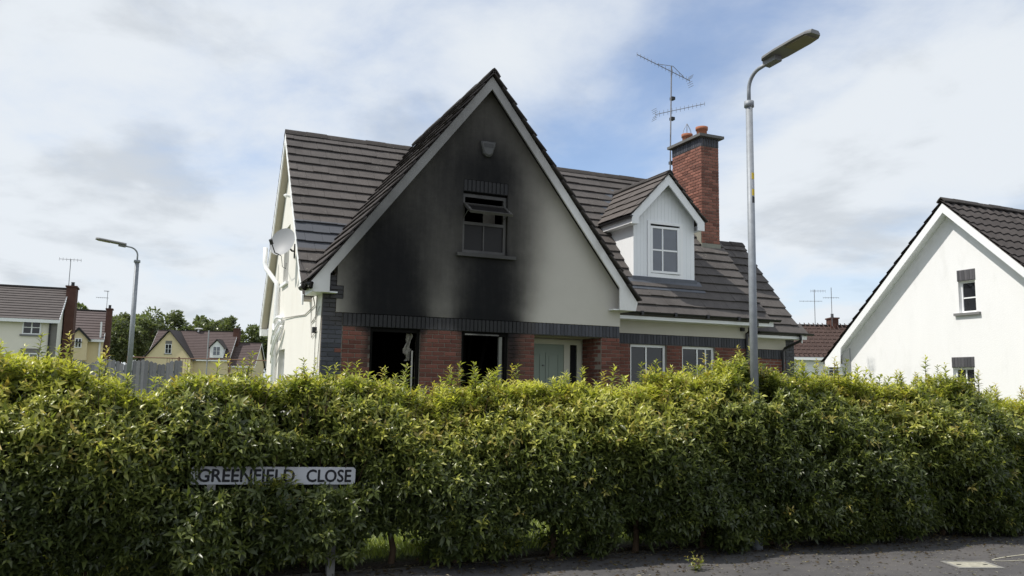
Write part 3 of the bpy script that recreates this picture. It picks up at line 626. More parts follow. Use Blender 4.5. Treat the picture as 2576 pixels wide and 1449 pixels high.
MB(cs).box(.047, .703, .0, .008, 4.257, 5.238).build('pane', M['skyglass'], dwin)
MB(cs).box(.295, .33, -.012, .0, 4.26, 5.235).build('glazing_bar', M['upvc'], dwin); MB(cs).box(.05, .70, -.0125, -.0005, 4.72, 4.755).build('glazing_bar', M['upvc'], dwin)
DR = MB(); de = 1.02; dU = (Vector((.695, 0, .719)), Vector((-.695, 0, .719))); dz0 = 6.50 - 1.035 * de; dL = de / .695
for k, U_ in enumerate(dU):
    n_ = Vector((-.719, 0, .695)) if k == 0 else Vector((.719, 0, .695)); DR.obox(Vector((7.95 + (-de if k == 0 else de), 1.52, dz0)) - n_ * .05, U_ * dL, (0, 1.9, 0), n_ * .04)
droof = DR.build('dormer_roof', M['tiled'], H)
for i in range(5):
    for k, U_ in enumerate(dU):
        z = dz0 + i * dL / 5 * .719; yv = YR - (ZR - z - .2) / TM + .05
        course(droof, Vector((7.95 + (-de if k == 0 else de), 1.44, dz0)) + U_ * (i * dL / 5), (0, 1, 0), U_, yv - 1.44, dL / 5, M['tiled'], off=.5 * (i % 2), lift=.04)
ridge_run(droof, (7.95, 1.43, 6.575), (7.95, 3.85, 6.575), M['ridge'], .95, r_=.11)
for sgn in (-1, 1):
    poly = [(6.965, 5.44), (7.945, 6.465), (7.945, 6.225), (7.15, 5.40), (7.15, 5.245), (6.965, 5.245)]
    if sgn > 0: poly = [(2 * 7.945 - x, z) for x, z in poly]
    MB().panel(poly, [], 'y', 1.49, 1.525).build('barge_board', M['white'], H)
for x0, x1 in ((6.97, 7.0), (8.89, 8.92)): MB().box(x0, x1, 1.53, 3.15, 5.26, 5.40).build('fascia', M['white'], H)
for x0, x1 in ((7.0, 7.149), (8.81, 8.89)): MB().box(x0, x1, 1.53, 3.1, 5.25, 5.265).build('soffit', M['white'], H)
gutter(H, (6.925, 1.45, 5.415), (6.925, 3.1, 5.415), .045)
fl = MB()
y0, y1 = 1.50, DY + .02
fl.add([(7.0, y0, mz(y0) + .055), (8.95, y0, mz(y0) + .055), (8.95, y1, mz(y1) + .06), (7.0, y1, mz(y1) + .06)], [(0, 1, 2, 3)]).box(7.11, 8.84, DY - .03, DY - .004, mz(DY) - .02, 4.11)
fl.build('lead_apron', M['lead'], H)
vl = MB(); vl.add([(6.99, 3.05, mz(3.05) + .03), (7.20, 3.02, mz(3.02) + .05), (7.95, 3.92, mz(3.92) + .06), (7.75, 3.95, mz(3.95) + .03)], [(0, 1, 2, 3)]); vl.build('valley_lead', M['lead'], H)
# chimney
CX0, CX1, CY0, CY1, CZ0, CZ1 = 9.72, 10.27, 2.65, 3.90, 5.04, 7.93
chim = MB().box(CX0 + .012, CX1 - .012, CY0 + .012, CY1 - .012, 4.7, CZ1).build('chimney', M['mortar'], H)
bz1 = 7.70; bz0 = bz1 - .075 * 34
bricks(chim, CX0, CX1, bz0, bz1, CY0, 'y', M['redc'])
bricks(chim, CY0 + .002, CY1, bz1 - .075 * 28, bz1, CX0, 'x', M['redc'], phase=1)
soldiers(chim, CX0, CX1, bz1 + .004, CY0 - .004, 'y', M['blue']); soldiers(chim, CY0 + .04, CY1, bz1 + .004, CX0 - .004, 'x', M['blue'])
MB().panel([(CX0 - .10, CY0 - .10), (CX1 + .10, CY0 - .10), (CX1 + .10, CY1 + .08), (CX0 - .10, CY1 + .08)], [], 'z', CZ1 + .001, CZ1 + .07).build('chimney_cap', M['capstone'], chim)
MB().box(CX0 + .03, CX1 - .03, CY0 + .05, CY1 - .05, CZ1 + .07, CZ1 + .12).build('flaunching', M['capstone'], chim)
MB().box(CX0 - .012, CX1 + .012, CY0 - .014, CY0 + .03, 4.98, 5.22).box(CX0 - .014, CX0 + .03, CY0 + .02, CY1, 4.98, 5.55).build('chimney_flashing', M['leadpale'], chim)
for (px_, py_, r_, zt) in ((9.92, 3.50, .145, 8.26), (10.0, 2.98, .155, 8.31)):
    MB().lathe([(r_ * .86, 0), (r_ * .84, zt - 8.0 - .09), (r_, zt - 8.0 - .08), (r_ * 1.02, zt - 8.0), (r_ * .8, zt - 8.0), (r_ * .75, zt - 8.0 - .1), (0, zt - 8.0 - .1)], (px_, py_, 8.0), 18).build('chimney_pot', M['pot'], chim, smooth=True)
cg = MB()
for k in range(6):
    a = 2 * math.pi * k / 6; cg.tube([(9.92 + .13 * math.cos(a), 3.5 + .13 * math.sin(a), 8.25), (9.92 + .10 * math.cos(a), 3.5 + .10 * math.sin(a), 8.38), (9.92, 3.5, 8.56)], .005, 5)
cg.build('bird_guard', M['steel'], chim)
# pipes and cables on the side wall
MB().tube([(-.07, 5.2, .4), (-.07, 5.25, 3.72), (-.09, 5.28, 3.86), (-.28, 5.7, 4.22), (-.31, 5.76, 4.36), (-.31, 5.78, 4.72)], .052, 10).build('vent_pipe', M['upvc'], H, smooth=True)
MB().tube([(-.02, 4.25, 5.66), (-.12, 4.25, 5.67), (-.15, 4.25, 5.64)], .035, 8).build('overflow_pipe', M['upvc'], H)
for k, (ya, za, yb, zb, sag) in enumerate(((4.3, 2.98, 5.6, 2.75, .15), (4.35, 2.92, 5.7, 2.5, .05), (4.2, 2.8, 5.6, 2.25, .0), (4.25, 2.75, 5.5, 2.05, -.02), (4.4, 2.95, 5.3, 2.95, -.2))):
    pts = [(-.06 - .04 * math.sin(math.pi * t / 8) - .01 * k, ya + (yb - ya) * t / 8, za + (zb - za) * t / 8 + sag * math.sin(math.pi * t / 8)) for t in range(9)]
    MB().tube(pts, .035 if k < 3 else .022, 8).build('service_pipe', M['upvc'], H, smooth=True)
def cable(pts, r_=.007, m_=None, name='cable'): return MB().tube(pts, r_, 5).build(name, m_ or M['dark'], H)
cw = mat('grey_cable', (.30, .29, .27), .7)
cable([(-.1, .35, 3.08), (-.02, .6, 2.95), (-.02, 1.6, 2.86), (-.02, 2.8, 2.92), (-.03, 4.2, 2.98)], .009, cw)
cable([(-.05, .28, 3.1), (-.02, .5, 2.70), (-.02, .9, 2.66), (-.02, .35, 2.78), (-.02, .15, 2.9)], .006, cw); cable([(-.02, .42, 3.1), (-.02, .42, 2.35), (-.02, .40, 1.2)], .006, cw)
cable([(-.02, .95, 3.1), (-.02, .93, 2.7), (-.02, .8, 2.4), (-.02, .3, 2.5)], .006, cw); cable([(.0, .02, 3.05), (-.02, .12, 2.0), (-.02, .12, 1.0)], .006, cw)
cable([(-.19, 1.1, 3.6), (-.16, 1.7, 3.95), (.6, 1.75, 4.12), (1.1, 1.9, 4.3)], .006)
MB().box(-.07, -.004, .40, .50, 2.46, 2.56).build('junction_box', M['dark'], H)
# ------------------------------------------------------------------ things fixed to the house
al = thing('alarm_box', 'shield shaped smoke stained alarm box high on the burnt gable', 'alarm box', (2.89, -.02, 5.96))
sh = [(2.745, 6.10), (3.04, 6.10), (3.035, 6.03), (2.98, 5.86), (2.93, 5.815), (2.86, 5.815), (2.80, 5.86), (2.75, 6.03)]
ab = MB(); cxm, czm = 2.893, 5.98
n = len(sh); ab.v = [(x, -.016, z) for x, z in sh] + [(x, -.07, z) for x, z in sh] + [(cxm + (x - cxm) * .8, -.095, czm + (z - czm) * .8) for x, z in sh]
ab.f = [(i, (i + 1) % n, n + (i + 1) % n, n + i) for i in range(n)] + [(n + i, n + (i + 1) % n, 2 * n + (i + 1) % n, 2 * n + i) for i in range(n)] + [tuple(range(2 * n, 3 * n))]
ab.build('casing', mat('smoked_plastic', (.085, .085, .085), .5, .15, 20), al)
MB().box(2.80, 2.985, -.10, -.094, 5.985, 6.055).build('badge', mat('badge_grey', (.05, .05, .05), .5), al)
dish = thing('satellite_dish', 'round grey satellite dish on bracket beside the roof verge', 'satellite dish', (0, 3.3, 4.2))
dn0 = Vector((-.62, -.72, .32)).normalized(); du0 = dn0.cross(Vector((0, 0, 1))).normalized(); dv0 = du0.cross(dn0).normalized(); dc = Vector((-.27, 3.05, 4.41))
db = MB(); nr_, na = 7, 28
for k in range(nr_ + 1):
    for i in range(na):
        a = 2 * math.pi * i / na; r_ = .285 * k / nr_; db.v.append(tuple(dc + du0 * math.cos(a) * r_ + dv0 * math.sin(a) * r_ * 1.08 + dn0 * (r_ * r_ * .75)))
for k in range(nr_):
    for i in range(na): db.f.append((k * na + i, k * na + (i + 1) % na, (k + 1) * na + (i + 1) % na, (k + 1) * na + i))
db.build('reflector', M['dishmat'], dish, smooth=True)
MB().tube([dc - dv0 * .28, dc - dv0 * .33 + dn0 * .20, dc - dv0 * .20 + dn0 * .38], .012, 6).build('feed_arm', M['dark'], dish)
MB().tube([dc - dv0 * .22 + dn0 * .36, dc - dv0 * .16 + dn0 * .44], .035, 10).build('receiver', M['dark'], dish)
MB().tube([dc - dn0 * .0, dc - dn0 * .08, (-.06, 3.30, 4.30), (-.0, 3.30, 4.30)], .02, 8).tube([(-.01, 3.30, 4.15), (-.01, 3.30, 4.45)], .02, 8).build('bracket', M['dark'], dish)
MB().tube([(-.3, 3.1, 4.15), (-.2, 3.6, 4.0), (-.05, 4.2, 4.05), (-.02, 4.4, 4.2)], .006, 5).build('cable', M['dark'], dish)
def yagi(parent, p0, p1, r_, n, el, ref, vertical=True):
    p0, p1 = Vector(p0), Vector(p1); d = (p1 - p0).normalized(); side_ = Vector((0, 0, 1)) if vertical else d.cross(Vector((0, 0, 1))).normalized()
    MB().tube([p0, p1], r_, 6).build('boom', M['steel'], parent)
    for i in range(n):
        q = p0.lerp(p1, i / (n - 1)); e = el * (1 - .3 * i / n)
        MB().tube([q - side_ * e * .5, q + side_ * e * .5], r_ * .55, 5).build('aerial_element', M['steel'], parent)
    if ref:
        o2 = d.cross(side_)
        for t in (-1, 1):
            for k in range(3): MB().tube([p0 - d * .02 * k + side_ * t * (.05 + .05 * k) - o2 * .12, p0 - d * .02 * k + side_ * t * (.05 + .05 * k) + o2 * .12], r_ * .6, 5).build('reflector_rod', M['steel'], parent)
ta = thing('tv_aerial', 'tall rooftop aerial mast with two yagi antennas behind the dormer', 'aerial', (9.84, 4.12, 7.35))
MB().tube([(9.80, 4.12, 6.9), (9.90, 4.15, 10.36)], .019, 8).build('mast', M['steel'], ta)
yagi(ta, (10.50, 4.15, 10.06), (8.80, 4.15, 10.50), .010, 16, .16, True); yagi(ta, (9.40, 4.2, 8.94), (11.03, 4.2, 9.50), .009, 13, .17, True)
MB().tube([(10.30, 4.15, 10.13), (9.95, 4.15, 10.38), (9.45, 4.15, 10.35)], .008, 6).build('boom_brace', M['steel'], ta)
for z in (9.45, 8.88, 7.65): MB().box(9.80 + (z - 7) * .028, 9.90 + (z - 7) * .028, 4.08, 4.20, z - .04, z + .04).build('mast_clamp', M['dark'], ta)
# ------------------------------------------------------------------ street lamps
def lamp(name, label, base, top, arm, lan, lanw, lant, lift, colr, mt, tape=False, dirv=None):
    o = thing(name, label, 'street lamp', base, 'street lamps'); B = Vector(base)
    MB().tube([B + Vector((0, 0, -.1)), B + Vector((0, 0, .9))], colr * 1.25, 16).build('column_base', mt, o, smooth=True)
    MB().tube([B + Vector((0, 0, .9)), B + Vector((0, 0, top))], colr, 16, colr * .86).build('column', mt, o, smooth=True)
    MB().tube([B + Vector((0, 0, top - .03)), B + Vector((0, 0, top + .035))], colr * 1.22, 16).build('collar', mt, o, smooth=True)
    D = Vector(dirv).normalized(); pts = [B + Vector((0, 0, top + .02)), B + Vector((0, 0, top + lift * .45))]
    for t in range(1, 8):
        a = math.pi / 2 * t / 8; pts.append(B + Vector((0, 0, top + lift * .45)) + D * (arm * .62 * (1 - math.cos(a))) + Vector((0, 0, lift * .55 * math.sin(a))))
    e = B + D * arm + Vector((0, 0, top + lift * 1.05)); pts.append(e)
    MB().tube(pts, .021, 10).build('bracket', mt, o, smooth=True)
    rise = .10; ux = (D + Vector((0, 0, rise))).normalized(); uy = Vector((0, 0, 1)).cross(D).normalized(); uz = ux.cross(uy)
    s_ = e - ux * .05 + Vector((0, 0, .02))
    prof = [(0, .55), (.06, .85), (.3, 1.0), (.75, 1.0), (.92, .88), (1.0, .55)]
    hb = MB(); m_ = len(prof)
    for (zo, sc) in ((.0, 1.0), (.020, 1.0), (.045, .72)):
        for (t, w_) in prof: hb.v.append(tuple(s_ + ux * lan * t + uy * lanw * .5 * w_ * sc + uz * zo))
        for (t, w_) in reversed(prof): hb.v.append(tuple(s_ + ux * lan * t - uy * lanw * .5 * w_ * sc + uz * zo))
    k2 = 2 * m_
    for lv in range(2):
        for i in range(k2): hb.f.append((lv * k2 + i, lv * k2 + (i + 1) % k2, (lv + 1) * k2 + (i + 1) % k2, (lv + 1) * k2 + i))
    hb.f += [tuple(range(k2))[::-1], tuple(range(2 * k2, 3 * k2))]
    hb.build('lantern', lant, o)
    MB().obox(s_ + ux * lan * .52 - uy * lanw * .36 - uz * .012, ux * lan * .40, uy * lanw * .72, uz * .013).build('lens', mat('lantern_lens', (.22, .19, .14), .25, .2, 12), o)
    MB().obox(s_ + ux * .0 - uy * .05 - uz * .055, ux * .17, uy * .10, uz * .054).build('spigot_box', lant, o)
    if tape:
        for (z0, z1, mm) in ((3.60, 3.67, 'dark'), (3.68, 3.75, 'yellow'), (3.76, 3.85, 'signwhite'), (3.86, 3.93, 'yellow')): MB().obox(B + Vector((-.012, -colr * .86 - .004, z0)), (.034, .006, 0), (0, .012, 0), (0, 0, z1 - z0)).build('column_label', M[mm], o)
    return o
grey_lantern = mat('lantern_grey', (.20, .20, .20), .45, .08, 6)
lamp('street_lamp', 'tall galvanised street lamp with small yellow labels rising out of the hedge', (3.257, -6.813, 0), 4.70, .30, .66, .24, grey_lantern, .36, .043, M['galv'], True, (.10, -.99, 0))
lamp('street_lamp', 'distant grey street lamp standing beyond the side fence of the burnt house', (-3.10, 9.6, .40), 4.30, .35, .72, .26, grey_lantern, .36, .065, M['galv'], False, (-.97, -.25, 0))
# ------------------------------------------------------------------ street name sign
sg = thing('street_name_sign', 'white street nameplate reading GREENFIELD CLOSE half buried in the hedge', 'street sign', (-1.53, -6.58, 0))
SGY = -6.58
rot = Matrix.Translation((-1.525, SGY, .842)) @ Matrix.Rotation(R(1.5), 4, 'Y') @ Matrix.Rotation(R(-2.5), 4, 'Z')
hw, hh, ch = .655, .071, .018
oct_ = [(-hw + ch, -hh), (hw - ch, -hh), (hw, -hh + ch), (hw, hh - ch), (hw - ch, hh), (-hw + ch, hh), (-hw, hh - ch), (-hw, -hh + ch)]
plate = MB(rot).panel(oct_, [], 'y', -.012, .0).build('nameplate', M['signwhite'], sg)
i1, i2 = .985, .965
outl = [(x * .993, z * .94) for x, z in oct_]
def text_mesh(txt, x0, x1, zc, hgt):
    cu = bpy.data.curves.new('lettering', 'FONT'); cu.body = txt; cu.size = 1.0; cu.extrude = 0.0; cu.resolution_u = 3
    to = bpy.data.objects.new('lettering', cu); COL.objects.link(to); dg = bpy.context.evaluated_depsgraph_get(); dg.update()
    me = bpy.data.meshes.new_from_object(to.evaluated_get(dg)); bpy.data.objects.remove(to)
    v = np.array([tuple(p.co) for p in me.vertices]); f = [tuple(p.vertices) for p in me.polygons]; bpy.data.meshes.remove(me)
    lo, hi = v.min(0), v.max(0); b = MB(rot)
    bold = .0035
    for (ox, oz) in ((0, 0), (bold, 0), (-bold, 0), (0, bold), (0, -bold)):
        k = [(x0 + (p[0] - lo[0]) / (hi[0] - lo[0]) * (x1 - x0) + ox, -.0135 - .0002 * (ox != 0) - .0003 * (oz != 0) - .00005 * (ox + oz > 0), zc + ((p[1] - lo[1]) / (hi[1] - lo[1]) - .5) * hgt + oz) for p in v]
        b.add(k, f)
    return b
text_mesh('GREENFIELD', -.60, .150, .0, .100).build('lettering', M['signblack'], plate)
text_mesh('CLOSE', .250, .618, .0, .100).build('lettering', M['signblack'], plate)
for xx in (-2.02, -1.035): MB().box(xx - .032, xx + .032, SGY + .012, SGY + .075, -.1, .86).build('post', M['concrete'], sg)
# ------------------------------------------------------------------ leaves
def leaf_arrays(base, d, up, ln, wd, col, fold=.35, droop=.22):
    d = d / np.linalg.norm(d, axis=1, keepdims=True); s = np.cross(d, up); s /= (np.linalg.norm(s, axis=1, keepdims=True) + 1e-9); nn = np.cross(s, d)
    ln = ln[:, None]; wd = wd[:, None]
    v0 = base; vL = base + d * ln * .45 + s * wd + nn * wd * fold; vR = base + d * ln * .45 - s * wd + nn * wd * fold; vM = base + d * ln * .5; vT = base + d * ln - nn * ln * droop
    v = np.stack([v0, vL, vR, vM, vT], 1).reshape(-1, 3); n = len(base)
    t = np.array([0, 3, 1, 1, 3, 4, 0, 2, 3, 2, 4, 3]); f = (np.arange(n)[:, None] * 5 + t).ravel()
    c = np.repeat(col, 5, 0); return v, f, c
def shoot_leaves(anchor, axis, length, nl, young, rng, size=1.0):
    """vectorised: anchor (N,3), axis (N,3) unit, length (N), young (N) 0..1 -> leaf arrays + stems"""
    N = len(anchor); k = np.arange(nl); t = (k + .6) / nl
    ref = np.where(np.abs(axis[:, 2:3]) < .9, np.array([[0, 0, 1.]]), np.array([[1., 0, 0]])); a1 = np.cross(axis, ref); a1 /= np.linalg.norm(a1, axis=1, keepdims=True); a2 = np.cross(axis, a1)
    ph = rng.uniform(0, 6.28, (N, 1)) + k[None] * 2.4; 
    out = a1[:, None] * np.cos(ph)[..., None] + a2[:, None] * np.sin(ph)[..., None]
    ang = np.radians(rng.uniform(48, 78, (N, nl)) - 22 * t[None] ** 2)
    d = axis[:, None] * np.cos(ang)[..., None] + out * np.sin(ang)[..., None]
    base = anchor[:, None] + axis[:, None] * (length[:, None] * t[None])[..., None]
    ln = rng.uniform(.046, .092, (N, nl)) * size * rng.uniform(.8, 1.2, (N, 1)) * (1.05 - .45 * t[None] ** 3); wd = ln * rng.uniform(.15, .21, (N, nl))
    y = np.clip(young[:, None] * (.35 + .85 * t[None]) + rng.normal(0, .10, (N, nl)), 0, 1)[..., None]
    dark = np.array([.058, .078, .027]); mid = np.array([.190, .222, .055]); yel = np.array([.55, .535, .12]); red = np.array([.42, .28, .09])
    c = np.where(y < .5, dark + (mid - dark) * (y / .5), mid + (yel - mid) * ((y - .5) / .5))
    rr_ = (rng.uniform(0, 1, (N, 1, 1)) < .16) * (y > .5) * rng.uniform(.2, .7, (N, nl, 1)); c = c * (1 - rr_) + red * rr_
    c = c * rng.uniform(.75, 1.25, (N, nl, 1))
    up = axis[:, None] * .8 + np.array([0, 0, .6]) + rng.normal(0, .25, (N, nl, 3))
    return base.reshape(-1, 3), d.reshape(-1, 3), up.reshape(-1, 3), ln.ravel(), wd.ravel(), c.reshape(-1, 3)
# ------------------------------------------------------------------ hedge
HX = np.array([-7.0, -4.5, -3.66, -3.3, -3.09, -2.67, -2.24, -1.6, -1.1, -.33, .3, .63, 1.0, 1.4, 1.9, 2.39, 2.9, 3.41, 3.9, 4.66, 5.2, 5.63, 6.19, 6.8, 7.42, 8.0, 8.62, 10, 12])
HZ = np.array([1.8, 1.8, 1.82, 1.90, 1.87, 1.58, 1.76, 1.70, 1.83, 1.65, 1.68, 1.80, 1.70, 1.72, 1.74, 1.83, 1.90, 2.02, 1.80, 1.92, 1.76, 1.78, 1.90, 1.62, 1.60, 1.50, 1.52, 1.6, 1.6]) - .19
def hh_(x): return np.interp(x, HX, HZ) + .035 * np.sin(x * 6.3 + 1.2 * np.sin(x * 2.1)) + .025 * np.sin(x * 13.7 + 1.0)
def hyc(x): return -6.12 - .075 * (x + 1.5)
def hfront(x): return .61 + .10 * np.clip(x + .5, 0, 3) / 3
def bulge(x, z): return .10 * np.sin(x * 2.3 + 1.0) * np.sin(z * 2.6 + x * .8) + .06 * np.sin(x * 5.1 + z * 4.0)
def fprof(t): return np.interp(t, [0, .08, .22, .45, .75, .9, 1.0], [.55, .75, .97, 1.0, .92, .70, .30])
def zmin(x):
    z = .10 + .05 * np.sin(x * 3.7)
    for a, c, h in ((-.80, -.16, .37), (.66, 1.06, .42), (1.16, 1.36, .34), (1.60, 1.98, .40), (2.38, 2.68, .36), (3.12, 3.36, .10), (-1.15, -.95, .24)): z = np.where((x > a) & (x < c), h, z)
    return z
def reject(p, rng):
    x, y, z = p[:, 0], p[:, 1], p[:, 2]
    sgn = (x > -2.24) & (x < -.82) & (z > .70) & (z < .965) & (y < SGY + .055) & (rng.uniform(0, 1, len(x)) < .94)
    keepd = (x > -1.72) & (x < -1.38) & (z < .83) & (rng.uniform(0, 1, len(x)) < .5)   # the tuft of leaves over the middle of the sign
    pst = (np.abs(x + 1.035) < .07) & (z < .30) & (y < SGY + .05)
    lm = (np.abs(x - 3.257 + .28 * (y + 6.813)) < .12) & (z > 1.46) & (y < -6.72)
    lm2 = (np.abs(x - 3.20) < .09) & (z < .12) & (y < -6.75)
    return (sgn & ~keepd) | pst | lm | lm2
def make_shoots(n, rng, mode):
    x = rng.uniform(-4.5, 10.2, n); H_ = hh_(x); zm = zmin(x)
    if mode == 'front':
        z = zm + (H_ - zm) * rng.uniform(0, 1, n) ** 1.05; dep = rng.exponential(.10, n); dx, dy, dz = rng.normal(0, .45, n), -rng.uniform(.3, 1.0, n), rng.uniform(-.15, .95, n)
        sgn_ = -1; hd = hfront(x)
    elif mode == 'back':
        z = zm + (H_ - zm) * rng.uniform(0, 1, n); dep = rng.exponential(.10, n); dx, dy, dz = rng.normal(0, .45, n), rng.uniform(.3, 1.0, n), rng.uniform(-.1, .9, n); sgn_ = 1; hd = .30
    elif mode == 'top':
        z = H_ + .05 - rng.exponential(.09, n); dep = rng.uniform(0, .6, n); dx, dy, dz = rng.normal(0, .28, n), rng.normal(-.05, .28, n), np.ones(n); sgn_ = rng.choice([-1, 1], n); hd = .46
    else:
        z = zm + (H_ - zm) * rng.uniform(0, .97, n); dep = rng.uniform(.1, .45, n); dx, dy, dz = rng.normal(0, .6, n), rng.normal(-.2, .7, n), rng.uniform(-.2, 1, n); sgn_ = rng.choice([-1, 1], n); hd = .48
    t = np.clip(z / np.maximum(H_, .1), 0, 1); ext = hd * fprof(t) + bulge(x, z)
    if mode == 'top': ext = hd * .75; y = hyc(x) + sgn_ * ext * rng.uniform(0, 1, n)
    else: y = hyc(x) + sgn_ * np.maximum(ext - dep, 0)
    p = np.stack([x, y, z], 1); d = np.stack([dx, dy, dz], 1); d /= np.linalg.norm(d, axis=1, keepdims=True)
    ln = rng.uniform(.10, .19, n); p = p - d * (ln * .7)[:, None]; p[:, 2] = np.maximum(p[:, 2], .03)
    k = ~reject(p + d * (ln * .6)[:, None], rng) & ~reject(p + d * ln[:, None], rng)
    tt = np.clip(p[:, 2] / np.maximum(H_, .1), 0, 1.1)
    clump = .5 + .5 * np.sin(x * 1.7 + 2 * np.sin(p[:, 2] * 2.1 + x * .6))
    yg = np.clip((tt - .38) * 1.65, 0, 1) * (.55 + .45 * clump) + .10 * clump + rng.normal(0, .13, n) + (.16 if mode == 'top' else 0) + .12 * np.clip((-1.0 - x) / 3, 0, 1) * (tt > .5)  # new growth up high; upper left end yellower still, sunlight put into leaf colour
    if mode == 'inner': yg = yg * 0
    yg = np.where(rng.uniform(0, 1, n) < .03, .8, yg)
    return p[k], d[k], ln[k], np.clip(yg, 0, 1)[k]
rg = np.random.default_rng(5); LV = []
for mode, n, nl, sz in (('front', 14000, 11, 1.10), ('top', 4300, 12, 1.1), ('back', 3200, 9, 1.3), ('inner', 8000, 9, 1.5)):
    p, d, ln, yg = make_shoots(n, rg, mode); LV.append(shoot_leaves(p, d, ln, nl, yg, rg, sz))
# leaves in front of the sign posts, and the tuft growing over the middle of the plate
n = 420; p = np.stack([np.where(rg.uniform(0, 1, n) < .5, -2.02, -1.035) + rg.normal(0, .10, n), SGY - .03 - np.abs(rg.normal(0, .05, n)), rg.uniform(.10, .74, n)], 1); d = np.stack([rg.normal(0, .5, n), -rg.uniform(.2, .9, n), rg.uniform(-.2, .7, n)], 1); d /= np.linalg.norm(d, axis=1, keepdims=True)
k = ~((np.abs(p[:, 0] + 1.035) < .09) & (p[:, 2] < .33)) & ((p + d * .14)[:, 2] < .77); LV.append(shoot_leaves(p[k], d[k], np.full(k.sum(), .12), 11, rg.uniform(0, .45, k.sum()), rg, 1.1))
n = 26; p = np.stack([rg.uniform(-1.74, -1.34, n), np.full(n, SGY - .03), rg.uniform(.68, .76, n)], 1); d = np.stack([rg.normal(0, .5, n), np.full(n, -.35), np.ones(n)], 1); d /= np.linalg.norm(d, axis=1, keepdims=True)
LV.append(shoot_leaves(p, d, rg.uniform(.07, .12, n), 9, rg.uniform(.3, .8, n), rg, .95))
n = 5; p = np.stack([rg.uniform(-2.24, -2.16, n), np.full(n, SGY - .03), rg.uniform(.78, .88, n)], 1); d = np.tile([[.5, -.4, .4]], (n, 1)); LV.append(shoot_leaves(p, d / np.linalg.norm(d[0]), np.full(n, .07), 7, rg.uniform(.1, .5, n), rg, .9))
LV = [np.concatenate([l[i] for l in LV]) for i in range(6)]
hedge = thing('laurel_hedge', 'long leafy green hedge with yellow new growth along the footpath', 'hedge', (2.5, -6.4, 0))
v, f, c = leaf_arrays(*LV); cen = np.array([2.5, -6.4, 0.9]); me = mesh_np('foliage', v - cen, f, 3, M['leaf'], c); fo = bpy.data.objects.new('foliage', me); link(fo, hedge, cen); fo['kind'] = 'stuff'
# upright leaders standing above the crest, each an own part (shared meshes)
protos = []
for k in range(8):
    L_ = .12 + .018 * k; ax = np.array([[random.uniform(-.12, .12), random.uniform(-.12, .12), 1.0]]); ax /= np.linalg.norm(ax)
    arr = shoot_leaves(np.zeros((1, 3)), ax, np.array([L_]), 15 + k, np.array([random.uniform(.5, .95)]), rg, 1.0); v, f, c = leaf_arrays(*arr)
    st = MB().tube([(0, 0, -.05), tuple(ax[0] * L_)], .0035, 4, .0015); sv = np.array(st.v); 
    quads = [q for q in st.f if len(q) == 4]; tri = [(q[0], q[1], q[2]) for q in quads] + [(q[0], q[2], q[3]) for q in quads]
    f2 = np.concatenate([f, np.array(tri).ravel() + len(v)]); c2 = np.concatenate([c, np.tile([[.10, .055, .03]], (len(sv), 1))]); protos.append(mesh_np('shoot', np.concatenate([v, sv]), f2, 3, M['leaf'], c2))
px_l = [rg.uniform(-5, 10) for _ in range(262)] + [-3.35, -3.1, -1.15, -1.05, -.75, -.55, .55, 1.9, 2.2, 3.38, 3.42, 3.45, 3.3, 4.5, 6.0, 6.1, 6.3, 6.45, 6.75, 7.6, 8.3, 2.8, 4.9, 5.1, .2, .8, 1.2]
for i, x in enumerate(px_l):
    z = float(hh_(x)) - .03 + (rg.uniform(0, .09) if i < 262 else rg.uniform(.05, .12)); y = float(hyc(x)) + rg.uniform(-.28, .22)
    if abs(x - 3.257 + .28 * (y + 6.813)) < .14 and y < -6.7: y = -6.45
    o = bpy.data.objects.new('shoot', protos[i % 8]); link(o, hedge, (x, y, z)); o.rotation_euler = (rg.normal(0, .10), rg.normal(0, .10), rg.uniform(0, 6.28)); s_ = rg.uniform(.85, 1.2); o.scale = (s_, s_, s_)
tw = MB()
for k in range(520):
    x = random.uniform(-4.4, 10.0); zt = float(hh_(x)); y0 = float(hyc(x)); a = y0 - random.uniform(.05, .62); z0 = random.uniform(.25, 1.0); z1 = min(zt - .02, z0 + random.uniform(.5, 1.0)); dx = random.uniform(-.18, .18)
    tw.tube([(x, y0 - .1, z0), (x + dx * .6, (a + y0) / 2, (z0 + z1) / 2), (x + dx, a, z1)], .006, 4, .002, False)
two = tw.build('twigs', M['bark'], hedge); two['kind'] = 'stuff'
for x in (-4.6, -3.7, -2.9, -1.85, -1.22, -.46, .12, 1.07, 1.47, 1.96, 2.75, 3.55, 4.3, 5.1, 5.9, 6.6, 7.4, 8.2, 9.0, 9.8):
    y = float(hyc(x)) - .14 + random.uniform(-.05, .05); b = MB(); b.tube([(x, y, -.03), (x + .02, y, .14), (x + random.uniform(-.05, .05), y + .05, .34)], .034, 8, .024)
    for k in range(4): 
        a = random.uniform(0, 6.28); b.tube([(x + .01, y + .02, .20 + .05 * k), (x + .12 * math.cos(a), y + .12 * math.sin(a), .42 + .05 * k), (x + .28 * math.cos(a), y + .24 * math.sin(a), .95), (x + .3 * math.cos(a), y + .26 * math.sin(a), 1.35)], .014, 5, .005)
    b.build('trunk', M['bark'], hedge)
